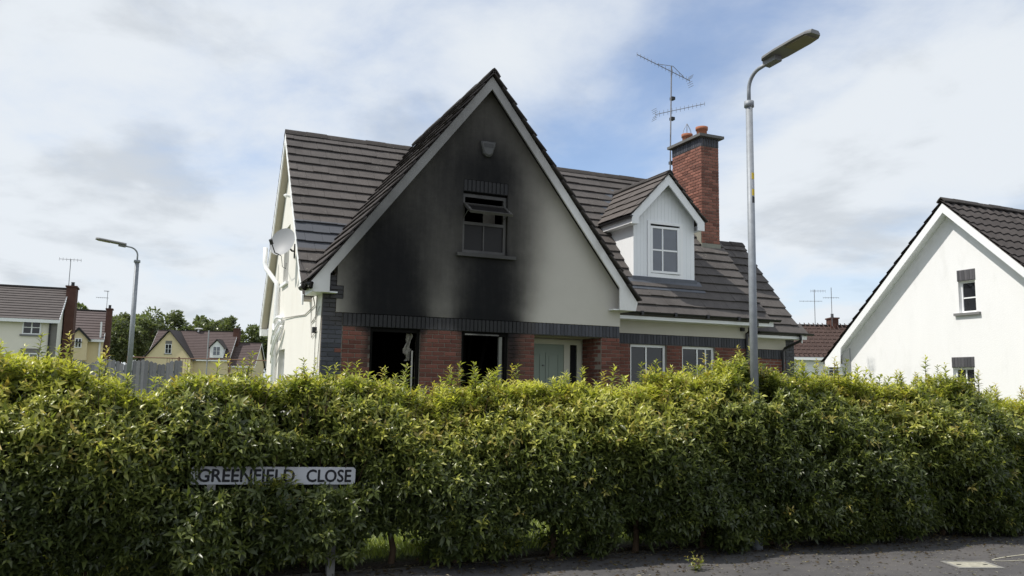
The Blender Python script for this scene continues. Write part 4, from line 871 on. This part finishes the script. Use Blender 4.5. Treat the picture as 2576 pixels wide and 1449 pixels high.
# ------------------------------------------------------------------ grass, litter, weed
n = 26000; gx = RNG.uniform(-3.5, 9.5, n); gy = -6.22 + RNG.exponential(.85, n); gy = np.minimum(gy, -2.5)
gz_ = np.array([gz(a, c_) for a, c_ in zip(gx, gy)]); base = np.stack([gx, gy, gz_], 1); d = np.stack([RNG.normal(0, .35, n), RNG.normal(0, .35, n), np.ones(n)], 1)
gc = np.array([.26, .33, .065]) * RNG.uniform(.6, 1.4, (n, 1)) + np.array([.05, .02, 0]) * RNG.uniform(0, 1, (n, 1))
v, f, c = leaf_arrays(base, d, np.tile([[0., -1, .1]], (n, 1)) + RNG.normal(0, .5, (n, 3)), RNG.uniform(.05, .12, n), np.full(n, .004), gc, .3, .3)
cen = np.array([3., -5.0, .1]); o = bpy.data.objects.new('lawn_grass', mesh_np('lawn_grass', v - cen, f, 3, M['grassblade'], c)); link(o, None, cen); o['kind'] = 'stuff'; tag(o, 'sunlit lawn grass seen through gaps under the hedge', 'grass')
n = 4600; lx = RNG.uniform(-4.5, 9.5, n); ly = hyc(lx) - .33 - np.abs(RNG.normal(0, .48, n)) + .28
base = np.stack([lx, ly, np.full(n, .006) + RNG.uniform(0, .012, n) + .03 * (ly > -6.4)], 1); a = RNG.uniform(0, 6.28, n); d = np.stack([np.cos(a), np.sin(a), RNG.normal(.05, .12, n)], 1)
w_ = RNG.uniform(0, 1, (n, 1)); gc = np.where(w_ < .55, np.array([[.075, .05, .028]]), np.where(w_ < .85, np.array([[.13, .10, .05]]), np.array([[.30, .26, .18]]))) * RNG.uniform(.6, 1.3, (n, 1))
v, f, c = leaf_arrays(base, d, np.tile([[0., 0, 1]], (n, 1)) + RNG.normal(0, .3, (n, 3)), RNG.uniform(.025, .06, n), RNG.uniform(.006, .012, n), gc, .5, .1)
cen = np.array([2., -6.7, 0]); o = bpy.data.objects.new('leaf_litter', mesh_np('leaf_litter', v - cen, f, 3, M['leaf'], c)); link(o, None, cen); o['kind'] = 'stuff'; tag(o, 'dead leaves scattered along the foot of the hedge', 'leaf litter')
n = 1500; lx = RNG.uniform(-1, 8, n); ly = RNG.uniform(-9.0, -7.2, n); base = np.stack([lx, ly, np.full(n, .003)], 1); a = RNG.uniform(0, 6.28, n); d = np.stack([np.cos(a), np.sin(a), np.full(n, .03)], 1)
v, f, c = leaf_arrays(base, d, np.tile([[0., 0, 1]], (n, 1)), RNG.uniform(.008, .045, n), RNG.uniform(.004, .012, n), np.where(RNG.uniform(0, 1, (n, 1)) < .45, np.array([[.42, .40, .35]]), np.array([[.09, .07, .045]])) * RNG.uniform(.5, 1.3, (n, 1)), .3, .05)
cen = np.array([3., -8., 0]); o = bpy.data.objects.new('fallen_petals', mesh_np('fallen_petals', v - cen, f, 3, M['leaf'], c)); link(o, None, cen); o['kind'] = 'stuff'; tag(o, 'pale petals and grit scattered on the footpath', 'petals')
def weed(x, y, n, sc, label):
    t = thing('weed', label, 'weed', (x, y, 0)); ax = RNG.normal(0, .55, (n, 3)); ax[:, 2] = 1; ax /= np.linalg.norm(ax, axis=1, keepdims=True)
    arr = shoot_leaves(np.tile([[x, y, 0.]], (n, 1)) + RNG.normal(0, .02, (n, 3)) * np.array([1, 1, 0]), ax, RNG.uniform(.06, .16, n) * sc, 8, RNG.uniform(.35, .9, n), RNG, .55 * sc); v, f, c = leaf_arrays(*arr); cn = np.array([x, y, 0.])
    o = bpy.data.objects.new('leaves', mesh_np('leaves', v - cn, f, 3, M['leaf'], c)); link(o, t, cn)
    b = MB()
    for k in range(n): b.tube([(x, y, -.01), tuple(np.array([x, y, 0]) + ax[k] * .13 * sc)], .002, 4)
    b.build('stems', M['bark'], t)
weed(2.05, -7.42, 11, 1.1, 'small weed growing from the asphalt footpath at the shadow edge')
weed(3.42, -7.02, 6, .8, 'low weed at the foot of the street lamp column')
# ------------------------------------------------------------------ white house to the right
WH = thing('white_house', 'white rendered house with plain gable and grey pantile roof beside the burnt house', 'house', (19, .8, .3))
GX, GXB, YA, ZA, TG = 15.9, 15.6, .55, 6.42, .948
def gyz(y): return ZA - TG * abs(y - YA)
yr_, yf_ = 4.30, -3.2
MB().panel([(yf_, -.2), (yr_, -.2), (yr_, gyz(yr_) - .10), (YA, ZA - .12), (yf_, gyz(yf_) - .10)], [[(-.02, 3.62), (.44, 3.62), (.44, 4.42), (-.02, 4.42)], [(.12, 1.2), (.70, 1.2), (.70, 2.265), (.12, 2.265)]], 'x', GX, GX + .28).build('gable_wall', M['white_wall'], WH)
MB().box(GX + .28, 26, yf_, yf_ + .28, -.2, 2.9).box(GX + .28, 26, yr_ - .28, yr_, -.2, 2.9).build('long_wall', M['white_wall'], WH)
for (y0, y1, z0, z1, zl, hb) in ((-.02, .44, 3.62, 4.42, 4.70, (4.0,)), (.12, .70, 1.2, 2.265, 2.525, (1.9,))):
    w = window(WH, 'x', GX + .09, y0, y1, z0, z1, M['upvc'], M['glass'], vbars=() if z0 > 2 else ((y0 + y1) / 2,), hbars=hb, fw_=.05)
    MB().box(GX - .07, GX + .09, y0 - .12, y1 + .12, z0 - .065, z0 - .002).build('sill', M['sillgrey'], w)
    lb = MB().box(GX - .006, GX + .1, y0 - .02, y1 + .02, z1 + .002, zl).build('lintel', M['mortarb'], WH)
    nsol = 7
    for i in range(nsol):
        wq = (y1 - y0 + .04) / nsol; brick_obj('soldier_brick', lb, (GX + .004, y0 - .02 + (i + .5) * wq, (z1 + zl) / 2), round(wq - .008, 3), round(zl - z1 - .02, 3), .04, 'x', mat('slate_brick', (.10, .10, .11), .8, .2, 20, .3, 70, .2, rnd=.3) if i == 0 and z0 > 2 else bpy.data.materials['slate_brick'])
for sg_ in (1, -1):
    ye = YA + sg_ * 4.12
    MB().panel([(YA, ZA), (ye, gyz(ye)), (ye, gyz(ye) - .18), (YA + sg_ * 3.55, gyz(ye) - .19), (YA + sg_ * 3.5, gyz(YA + sg_ * 3.5) - .235), (YA, ZA - .235)], [], 'x', GXB, GXB + .035).build('barge_board', M['white'], WH)
    MB().panel([(YA, ZA - .10), (ye, gyz(ye) - .10), (ye, gyz(ye) - .16), (YA, ZA - .18)], [], 'x', GXB + .035, GX + .002).build('verge_soffit', M['white'], WH)
    MB().panel([(ye, gyz(ye) - .02), (ye, gyz(ye) - .18), (ye - sg_ * .45, gyz(ye) - .185), (ye - sg_ * .45, gyz(ye) - .10)], [], 'x', GXB + .036, GX + .3).build('eaves_box', M['white'], WH)
wrf = MB(); uf = Vector((0, .7257, .688)); nf_ = Vector((0, -.688, .7257)); ubk = Vector((0, -.7257, .688)); nbk = Vector((0, .688, .7257)); Lw = 4.22 / .7257
wrf.obox(Vector((GXB + .02, YA - 4.22, ZA + .05 - TG * 4.22)) - nf_ * .06, (10.5, 0, 0), uf * Lw, nf_ * .04); wrf.obox(Vector((GXB + .02, YA + 4.22, ZA + .05 - TG * 4.22)) - nbk * .06, (10.5, 0, 0), ubk * Lw, nbk * .04)
wroof2 = wrf.build('roof', M['pantile'], WH)
def pantile_course(parent, P, A, U, L, gauge, mt, per=.30, amp=.022):
    A = Vector(A); U = Vector(U).normalized(); N = A.cross(U); N = N if N.z > 0 else -N; P = Vector(P); b = MB(); n = int(L / per * 6)
    for i in range(n + 1):
        a = L * i / n; w_ = amp * math.sin(2 * math.pi * a / per); q = P + A * a
        b.v += [tuple(q + N * (.012 + w_)), tuple(q + N * (.05 + w_)), tuple(q + U * (gauge + .06) + N * (.012 + w_)), ]
    for i in range(n): k = 3 * i; b.f += [(k, k + 3, k + 4, k + 1), (k + 1, k + 4, k + 5, k + 2)]
    return b.build('tile_course', mt, parent, smooth=False)
nc = 17; gw = (Lw - .02) / nc
for i in range(nc):
    for (sg_, U_) in ((-1, uf), (1, ubk)): pantile_course(wroof2, Vector((GXB - .03, YA + sg_ * 4.22, ZA + .05 - TG * 4.22)) + U_ * (i * gw), (1, 0, 0), U_, 9.5 if sg_ < 0 else 3.0, gw, M['pantile'])
ridge_run(wroof2, (GXB - .05, YA, ZA + .17), (26, YA, ZA + .17), M['ridge'], .9)
MB().tube([(GX - .02, 3.98, .5), (GX - .02, 3.98, 2.88)], .012, 6).build('wall_cable', M['dishmat'], WH)
# ------------------------------------------------------------------ houses far behind
def stepped_slope(mb, x0, x1, e, r_, n):
    """roof slope from eave (y,z) e to ridge r_ as n stepped courses"""
    (ye, ze), (yr, zr) = e, r_; L = math.hypot(yr - ye, zr - ze); dy, dz = (yr - ye) / L, (zr - ze) / L; ny, nz = (-dz, dy) if dy > 0 else (dz, -dy)
    for i in range(n):
        a, c = L * i / n, L * (i + 1) / n + .05
        p = [(ye + dy * a + ny * .035, ze + dz * a + nz * .035), (ye + dy * c - ny * .01, ze + dz * c - nz * .01)]; q = (ye + dy * a - ny * .02, ze + dz * a - nz * .02)
        mb.add([(x0, *p[0]), (x1, *p[0]), (x1, *p[1]), (x0, *p[1]), (x0, *q), (x1, *q)], [(0, 1, 2, 3), (4, 5, 1, 0)])
def far_block(parent, xf, x0, x1, yf, yb, zb, ze, zr, wall, roof, n, ov=.25, name='wall'):
    yc = (yf + yb) / 2; b = MB(xf); b.panel([(yf, zb), (yb, zb), (yb, ze), (yc, zr - .12), (yf, ze)], [], 'x', x0, x1); b.build(name, wall, parent)
    r_ = MB(xf); t = (zr - ze) / (yc - yf); stepped_slope(r_, x0 - ov, x1 + ov, (yf - .35, ze - .35 * t + .05), (yc, zr), n); stepped_slope(r_, x0 - ov, x1 + ov, (yb + .35, ze - .35 * t + .05), (yc, zr), n)
    ro = r_.build('roof', roof, parent); MB(xf).box(x0 - ov, x1 + ov, yc - .12, yc + .12, zr - .02, zr + .08).build('ridge', M['ridge'], parent)
    MB(xf).box(x0 - ov, x1 + ov, yf - .36, yf - .33, ze - .35 * t - .12, ze - .35 * t + .06).build('fascia', M['white'], parent)
    for xx in (x0 - ov - .02, x1 + ov - .02):
        MB(xf).panel([(yf - .35, ze - .35 * t + .06), (yf - .35, ze - .35 * t - .12), (yc, zr - .2), (yb + .35, ze - .35 * t - .12), (yb + .35, ze - .35 * t + .06), (yc, zr)], [], 'x', xx, xx + .04).build('barge_board', M['white'], parent)
    return ro
def far_window(parent, xf, x0, x1, y, z0, z1, sill=True, glass='skyglass', lint=None):
    f = MB(xf).panel([(x0, z0), (x1, z0), (x1, z1), (x0, z1)], [[(x0 + .06, z0 + .06), ((x0 + x1) / 2 - .03, z0 + .06), ((x0 + x1) / 2 - .03, z1 - .06), (x0 + .06, z1 - .06)], [((x0 + x1) / 2 + .03, z0 + .06), (x1 - .06, z0 + .06), (x1 - .06, z1 - .06), ((x0 + x1) / 2 + .03, z1 - .06)]], 'y', y - .045, y - .002).build('window', M['upvc'], parent)
    MB(xf).box(x0 + .05, x1 - .05, y - .022, y - .010, z0 + .05, z1 - .05).build('pane', M[glass], f)
    zm = (z0 + z1) / 2; MB(xf).box(x0 + .06, x1 - .06, y - .038, y - .024, zm - .02, zm + .02).build('glazing_bar', M['upvc'], f)
    if sill: MB(xf).box(x0 - .1, x1 + .1, y - .08, y + .02, z0 - .1, z0 - .005).build('sill', M['sillgrey'], f)
    if lint: MB(xf).box(x0, x1, y - .015, y + .03, z1 + .005, z1 + lint).build('lintel', M['greybrick'], f)
def far_chimney(parent, xf, x, y, w_, d_, z0, z1):
    c = MB(xf).box(x - w_ / 2, x + w_ / 2, y - d_ / 2, y + d_ / 2, z0, z1).box(x - w_ / 2 - .06, x + w_ / 2 + .06, y - d_ / 2 - .06, y + d_ / 2 + .06, z1 + .002, z1 + .09).build('chimney', M['brown_red'], parent)
    MB(xf).lathe([(.10, 0), (.09, .25), (.115, .28), (.06, .28), (0, .2)], (x, y, z1 + .09), 10).build('chimney_pot', M['dark'], c)
    return c
def far_aerial(name, label, base, h, booms):
    t = thing(name, label, 'aerial', base); B = Vector(base); MB().tube([B, B + Vector((0, 0, h))], .022, 6).build('mast', M['steel'], t)
    for (z, a, l0, l1, el) in booms:
        d = Vector((math.cos(a), math.sin(a), 0)); MB().tube([B + Vector((0, 0, z)) + d * l0, B + Vector((0, 0, z + .02)) + d * l1], .014, 5).build('boom', M['steel'], t)
        for k in range(7): q = B + Vector((0, 0, z)) + d * (l0 + (l1 - l0) * k / 6); MB().tube([q - Vector((0, 0, el)), q + Vector((0, 0, el))], .008, 4).build('aerial_element', M['steel'], t)
I4 = Matrix.Identity(4)
HA = thing('cream_house', 'cream two storey house with grey roof and tall brick end chimney', 'house', (-12, 41, .5))
far_block(HA, I4, -20.0, -7.62, 37.7, 44.7, .3, 4.98, 6.95, mat('far_cream', (.80, .76, .67), .9, .05, 2), mat('far_grey_tile', (.105, .092, .088), .85, .25, 3), 13, .12)
far_window(HA, I4, -9.27, -8.38, 37.7, 4.02, 4.78, glass='glass'); far_window(HA, I4, -9.27, -8.38, 37.7, 1.9, 3.0, lint=.25); far_window(HA, I4, -12.6, -11.7, 37.7, 4.02, 4.78)
MB().box(-7.90, -7.60, 37.67, 37.75, .4, 4.85).build('quoin', M['greybrick'], HA)
MB().tube([(-7.95, 37.62, 4.9), (-7.95, 37.62, .5)], .05, 6).build('downpipe', M['dark'], HA)
far_chimney(HA, I4, -7.30, 41.0, .50, 1.5, .3, 7.0)
far_aerial('tv_aerial', 'thin wide armed aerial on the cream house chimney', (-7.52, 41.0, 6.9), 1.85, [(1.82, .1, -.6, .55, .10)])
HB = thing('yellow_house', 'small yellow house with dark barge porch gable behind the cream house', 'house', (-8, 56, .8))
far_block(HB, I4, -14, -6.15, 54.0, 60.5, .5, 4.75, 6.95, M['yellowall'], mat('far_grey_tile_b', (.11, .088, .085), .85, .25, 3), 11, .05)
pg = MB().panel([(-8.35, 3.0), (-7.15, 3.0), (-7.15, 4.6), (-7.75, 5.22), (-8.35, 4.6)], [], 'y', 53.2, 54.0).build('porch_gable', M['yellowall'], HB)
MB().panel([(-8.55, 4.50), (-7.75, 5.36), (-6.95, 4.50), (-6.95, 4.36), (-7.75, 5.20), (-8.55, 4.36)], [], 'y', 53.05, 53.2).build('barge_board', M['dark'], HB)
MB().add([(-8.6, 53.05, 4.5), (-7.75, 53.05, 5.40), (-7.75, 55.5, 5.40), (-8.6, 55.5, 4.5), (-6.9, 53.05, 4.5), (-6.9, 55.5, 4.5)], [(0, 1, 2, 3), (1, 4, 5, 2)]).build('porch_roof', M['pantile'], HB)
MB().lathe([(.25, 0), (.25, .05), (0, .05)], (-7.72, 53.15, 4.3), 12).build('round_window', M['dark'], HB)
far_window(HB, I4, -7.95, -7.5, 53.2, 3.9, 4.6, False, 'glass')
MB().box(-6.42, -6.30, 53.9, 54.0, .6, 5.9).build('downpipe', M['white'], HB)
far_chimney(HB, I4, -5.93, 55.0, .40, 1.0, .5, 6.9)
far_aerial('tv_aerial', 'slim two arm aerial on the yellow house chimney', (-6.15, 55.0, 6.6), 1.75, [(1.72, .2, -.25, .08, .05), (1.2, .15, -.75, .05, .05)])
MB_C = Matrix.Translation((3.2, 107, 0)) @ Matrix.Rotation(R(-19), 4, 'Z')
HC = thing('chalet_house', 'distant yellow chalet house with steep front gable and white dormer', 'house', (3.2, 107, 2))
ctile = mat('far_brown_tile', (.10, .075, .072), .85, .25, 2)
far_block(HC, MB_C, -6.6, 4.0, -1.0, 6.5, 1.8, 4.9, 8.75, M['yellowall'], ctile, 18)
far_block(HC, MB_C, 4.0, 7.4, -.6, 5.8, 1.8, 4.1, 7.2, M['yellowall'], ctile, 14)
MB(MB_C).panel([(-6.7, 1.8), (-.6, 1.8), (-.6, 4.7), (-3.65, 8.35), (-6.7, 4.7)], [], 'y', -2.2, 3.0).build('wing_wall', M['yellowall'], HC)
wq = MB(MB_C)
for sg_ in (-1, 1): wq.add([(-3.65, -2.5, 8.62), (-3.65, 4.5, 8.62), (-3.65 + sg_ * 3.5, 4.5, 4.42), (-3.65 + sg_ * 3.5, -2.5, 4.42), (-3.65, -2.5, 8.42), (-3.65 + sg_ * 3.5, -2.5, 4.22)], [(0, 1, 2, 3), (0, 3, 5, 4)])
wq.build('wing_roof', M['pantile'], HC)
far_window(HC, MB_C, -4.1, -3.25, -2.2, 5.3, 6.6, lint=.45, glass='glass')
MB(MB_C).panel([(1.55, 4.9), (3.35, 4.9), (3.35, 6.3), (2.45, 7.25), (1.55, 6.3)], [], 'y', -1.2, 1.8).build('dormer_wall', M['white'], HC)
dq = MB(MB_C)
for sg_ in (-1, 1): dq.add([(2.45, -1.4, 7.5), (2.45, 3.5, 7.5), (2.45 + sg_ * 1.15, 3.5, 6.2), (2.45 + sg_ * 1.15, -1.4, 6.2), (2.45, -1.4, 7.36), (2.45 + sg_ * 1.15, -1.4, 6.06)], [(0, 1, 2, 3), (0, 3, 5, 4)])
dq.build('dormer_roof', M['pantile'], HC); far_window(HC, MB_C, 1.95, 2.95, -1.2, 5.2, 6.45, False)
far_chimney(HC, MB_C, 4.1, 2.6, .75, 1.2, 2.0, 9.1)
MB(MB_C).tube([(1.4, -1.7, 1.9), (1.4, -1.7, 8.6)], .09, 6).build('downpipe', M['dishmat'], HC)
vent = MB(MB_C).lathe([(.0, 0), (.55, .05), (.6, .16), (.35, .22), (0, .22)], (-1.3, 2.75, 8.95), 14); vent.box(-1.4, -1.2, 2.6, 2.9, 8.6, 9.0); vent.build('roof_vent', M['white'], HC)
MBR = Matrix.Translation((36.5, 28, 0)) @ Matrix.Rotation(R(-25), 4, 'Z')
HR = thing('terracotta_roof_house', 'house with red brown pantile roof seen between the burnt and white houses', 'house', (36.5, 28, .8))
far_block(HR, MBR, -5.0, 6.0, -2.2, 4.0, .6, 3.95, 6.05, M['white_wall'], M['rtile'], 9, .2)
for i in range(38): MB(MBR).obox((-5.1 + i * .3, -2.55, 3.93), (.05, 0, 0), (0, 3.36, 2.27), (0, -.02, .03)).build('tile_roll', M['rtile'], HR)
far_window(HR, MBR, 1.05, 1.75, -2.2, 2.55, 3.5, glass='glass')
far_chimney(HR, MBR, 2.6, 1.0, .5, .9, 4.5, 6.5)
far_aerial('tv_aerial', 'aerial with two arms above the red brown roof', (37.85, 27.9, 6.0), 2.45, [(2.35, -.42, -.25, .75, .10), (1.65, -.42, -1.0, .5, .05)])
far_aerial('tv_aerial', 'short aerial half hidden behind the white house verge', (38.85, 27.4, 6.0), 2.6, [(1.9, -.42, -.55, .5, .06)])
# ------------------------------------------------------------------ fence and railing
FN = thing('timber_fence', 'weathered grey timber fence with scalloped board tops beyond the hedge', 'fence', (-3, 15, .4))
f0, f1 = Vector((-6.6, 16.7, 0)), Vector((-1.75, 14.56, 0)); fd = (f1 - f0).normalized(); fn_ = Vector((fd.y, -fd.x, 0)); Lf = (f1 - f0).length; i = 0; s_ = 0
while s_ < Lf:
    ph = (s_ % 1.15) / 1.15; h = 2.10 + .16 * math.sin(math.pi * ph) + random.uniform(-.012, .012); p = f0 + fd * s_ + fn_ * (.012 if i % 2 else 0)
    a0, a1 = fd * .004, fd * .128; w_ = .02
    b = MB(); q = [p + a0, p + a1]; b.v = [tuple(q[0] + Vector((0, 0, .3))), tuple(q[1] + Vector((0, 0, .3))), tuple(q[1] + Vector((0, 0, h - .02))), tuple(q[0].lerp(q[1], .5) + Vector((0, 0, h + .015))), tuple(q[0] + Vector((0, 0, h - .02)))]
    b.v += [tuple(Vector(x) - fn_ * w_) for x in b.v]; b.f = [(0, 1, 2, 3, 4), (9, 8, 7, 6, 5)] + [(k, 5 + k, 5 + (k + 1) % 5, (k + 1) % 5) for k in range(5)]
    b.build('board', M['fence'], FN); s_ += .134; i += 1
for z in (.7, 1.85): MB().obox(f0 - fn_ * .06 + Vector((0, 0, z)), fd * Lf, -fn_ * .04, (0, 0, .08)).build('rail', M['fence'], FN)
k = 0.0
while k < Lf: MB().obox(f0 + fd * k - fn_ * .02 + Vector((0, 0, .2)), fd * .1, -fn_ * .1, (0, 0, 1.75)).build('post', M['fence'], FN); k += 2.3
RL = thing('metal_railing', 'rusty metal railing with vertical bars behind the timber fence', 'railing', (-1.5, 30, .7))
r0, r1 = Vector((-3.75, 30.8, 0)), Vector((3.2, 27.7, 0)); rd = (r1 - r0).normalized(); Lr = (r1 - r0).length
MB().tube([r0 + Vector((0, 0, 2.75)), r1 + Vector((0, 0, 2.68))], .03, 6).build('top_rail', M['rust'], RL); MB().tube([r0 + Vector((0, 0, 1.2)), r1 + Vector((0, 0, 1.2))], .03, 6).build('bottom_rail', M['rust'], RL)
for k in range(4): p = r0 + rd * (Lr * k / 3); MB().tube([p + Vector((0, 0, .5)), p + Vector((0, 0, 2.8))], .045, 6).build('post', M['rust'], RL)
for k in range(10): p = r0 + rd * (1.95 + k * .13); MB().tube([p + Vector((0, 0, 1.2)), p + Vector((0, 0, 2.72))], .010, 5).build('bar', M['rust'], RL)
# ------------------------------------------------------------------ trees
def tree(x, y, zb, ht, rx, label, hue=0.0, seed=0, n=5200, lf=.34):
    rng = np.random.default_rng(100 + seed); t = thing('broadleaf_tree', label, 'tree', (x, y, zb), 'trees behind the far houses')
    b = MB(); b.tube([(x, y, zb - .3), (x + .1, y, zb + ht * .3), (x, y + .1, zb + ht * .62)], ht * .026, 8, ht * .010)
    for k in range(7):
        a = k * 2.4; z0 = zb + ht * (.25 + .05 * k); b.tube([(x, y, z0), (x + rx * .4 * math.cos(a), y + rx * .4 * math.sin(a), z0 + ht * .14), (x + rx * .7 * math.cos(a), y + rx * .7 * math.sin(a), z0 + ht * .30)], ht * .009, 5, ht * .003)
    b.build('trunk', M['bark'], t)
    nb = 34; u = rng.normal(0, 1, (nb, 3)); u /= np.linalg.norm(u, axis=1, keepdims=True); rad = rng.uniform(.45, 1.0, (nb, 1)); cc = u * rad * np.array([rx, rx, ht * .38]) + np.array([x, y, zb + ht * .58])
    cc[:, 2] = np.maximum(cc[:, 2], zb + ht * .16); br = rng.uniform(.16, .34, nb) * rx
    idx = rng.integers(0, nb, n); w = rng.normal(0, 1, (n, 3)); w /= np.linalg.norm(w, axis=1, keepdims=True); p = cc[idx] + w * (br[idx] * rng.uniform(.55, 1.08, n))[:, None] * np.array([1, 1, .8])
    d = w + rng.normal(0, .7, (n, 3)); cl = rng.uniform(.7, 1.25, nb)[idx][:, None]; base = np.array([.150 + hue * .5, .175 + hue, .085]); col = base * cl * rng.uniform(.65, 1.4, (n, 1))
    v, f, c = leaf_arrays(p, d, np.tile([[0, 0, 1.]], (n, 1)) + rng.normal(0, .5, (n, 3)), rng.uniform(.7, 1.3, n) * lf * 1.6, rng.uniform(.7, 1.2, n) * lf * .55, col, .2, .1)
    cn = np.array([x, y, zb + ht * .55]); o = bpy.data.objects.new('crown', mesh_np('crown', v - cn, f, 3, M['treeleaf'], c)); link(o, t, cn); o['kind'] = 'stuff'
for k, (x, y, ht, rx, hue) in enumerate(((-13.6, 137, 11.6, 3.4, .0), (-8.2, 136, 11.6, 4.0, -.006), (-3.6, 134, 12.3, 4.3, .004), (.6, 133, 11.8, 3.8, .0), (4.6, 132, 11.8, 3.6, .006), (8.0, 129, 10.5, 3.2, -.004), (12.8, 126, 9.0, 3.8, .008), (17.5, 124, 8.8, 4.0, .004))):
    tree(x, y, 1.9, ht, rx, ('green tree in the row behind the yellow house', 'broad green tree between the yellow house and the distant chalet', 'tallest rounded tree in the row rising behind the left end of the chalet ridge', 'green tree rising behind the front gable of the distant chalet', 'pale green tree rising behind the roof vent of the distant chalet', 'smaller green tree rising behind the chimney of the distant chalet', 'low rounded tree beside the lower roof of the distant chalet', 'low tree mostly hidden behind the side wall of the burnt house')[k], hue, k)
tree(-7.2, 114, 1.9, 9.4, 2.6, 'smaller dark tree standing left of the distant chalet house', -.008, 20, 5200, .28)
tree(-4.6, 119, 1.9, 9.0, 2.6, 'smaller dark tree touching the gable edge of the distant chalet house', -.004, 21, 5200, .28)
tree(-11.5, 90, 1.6, 9.6, 2.0, 'slim tree top showing above the yellow house roof', .002, 22, 4000, .26)
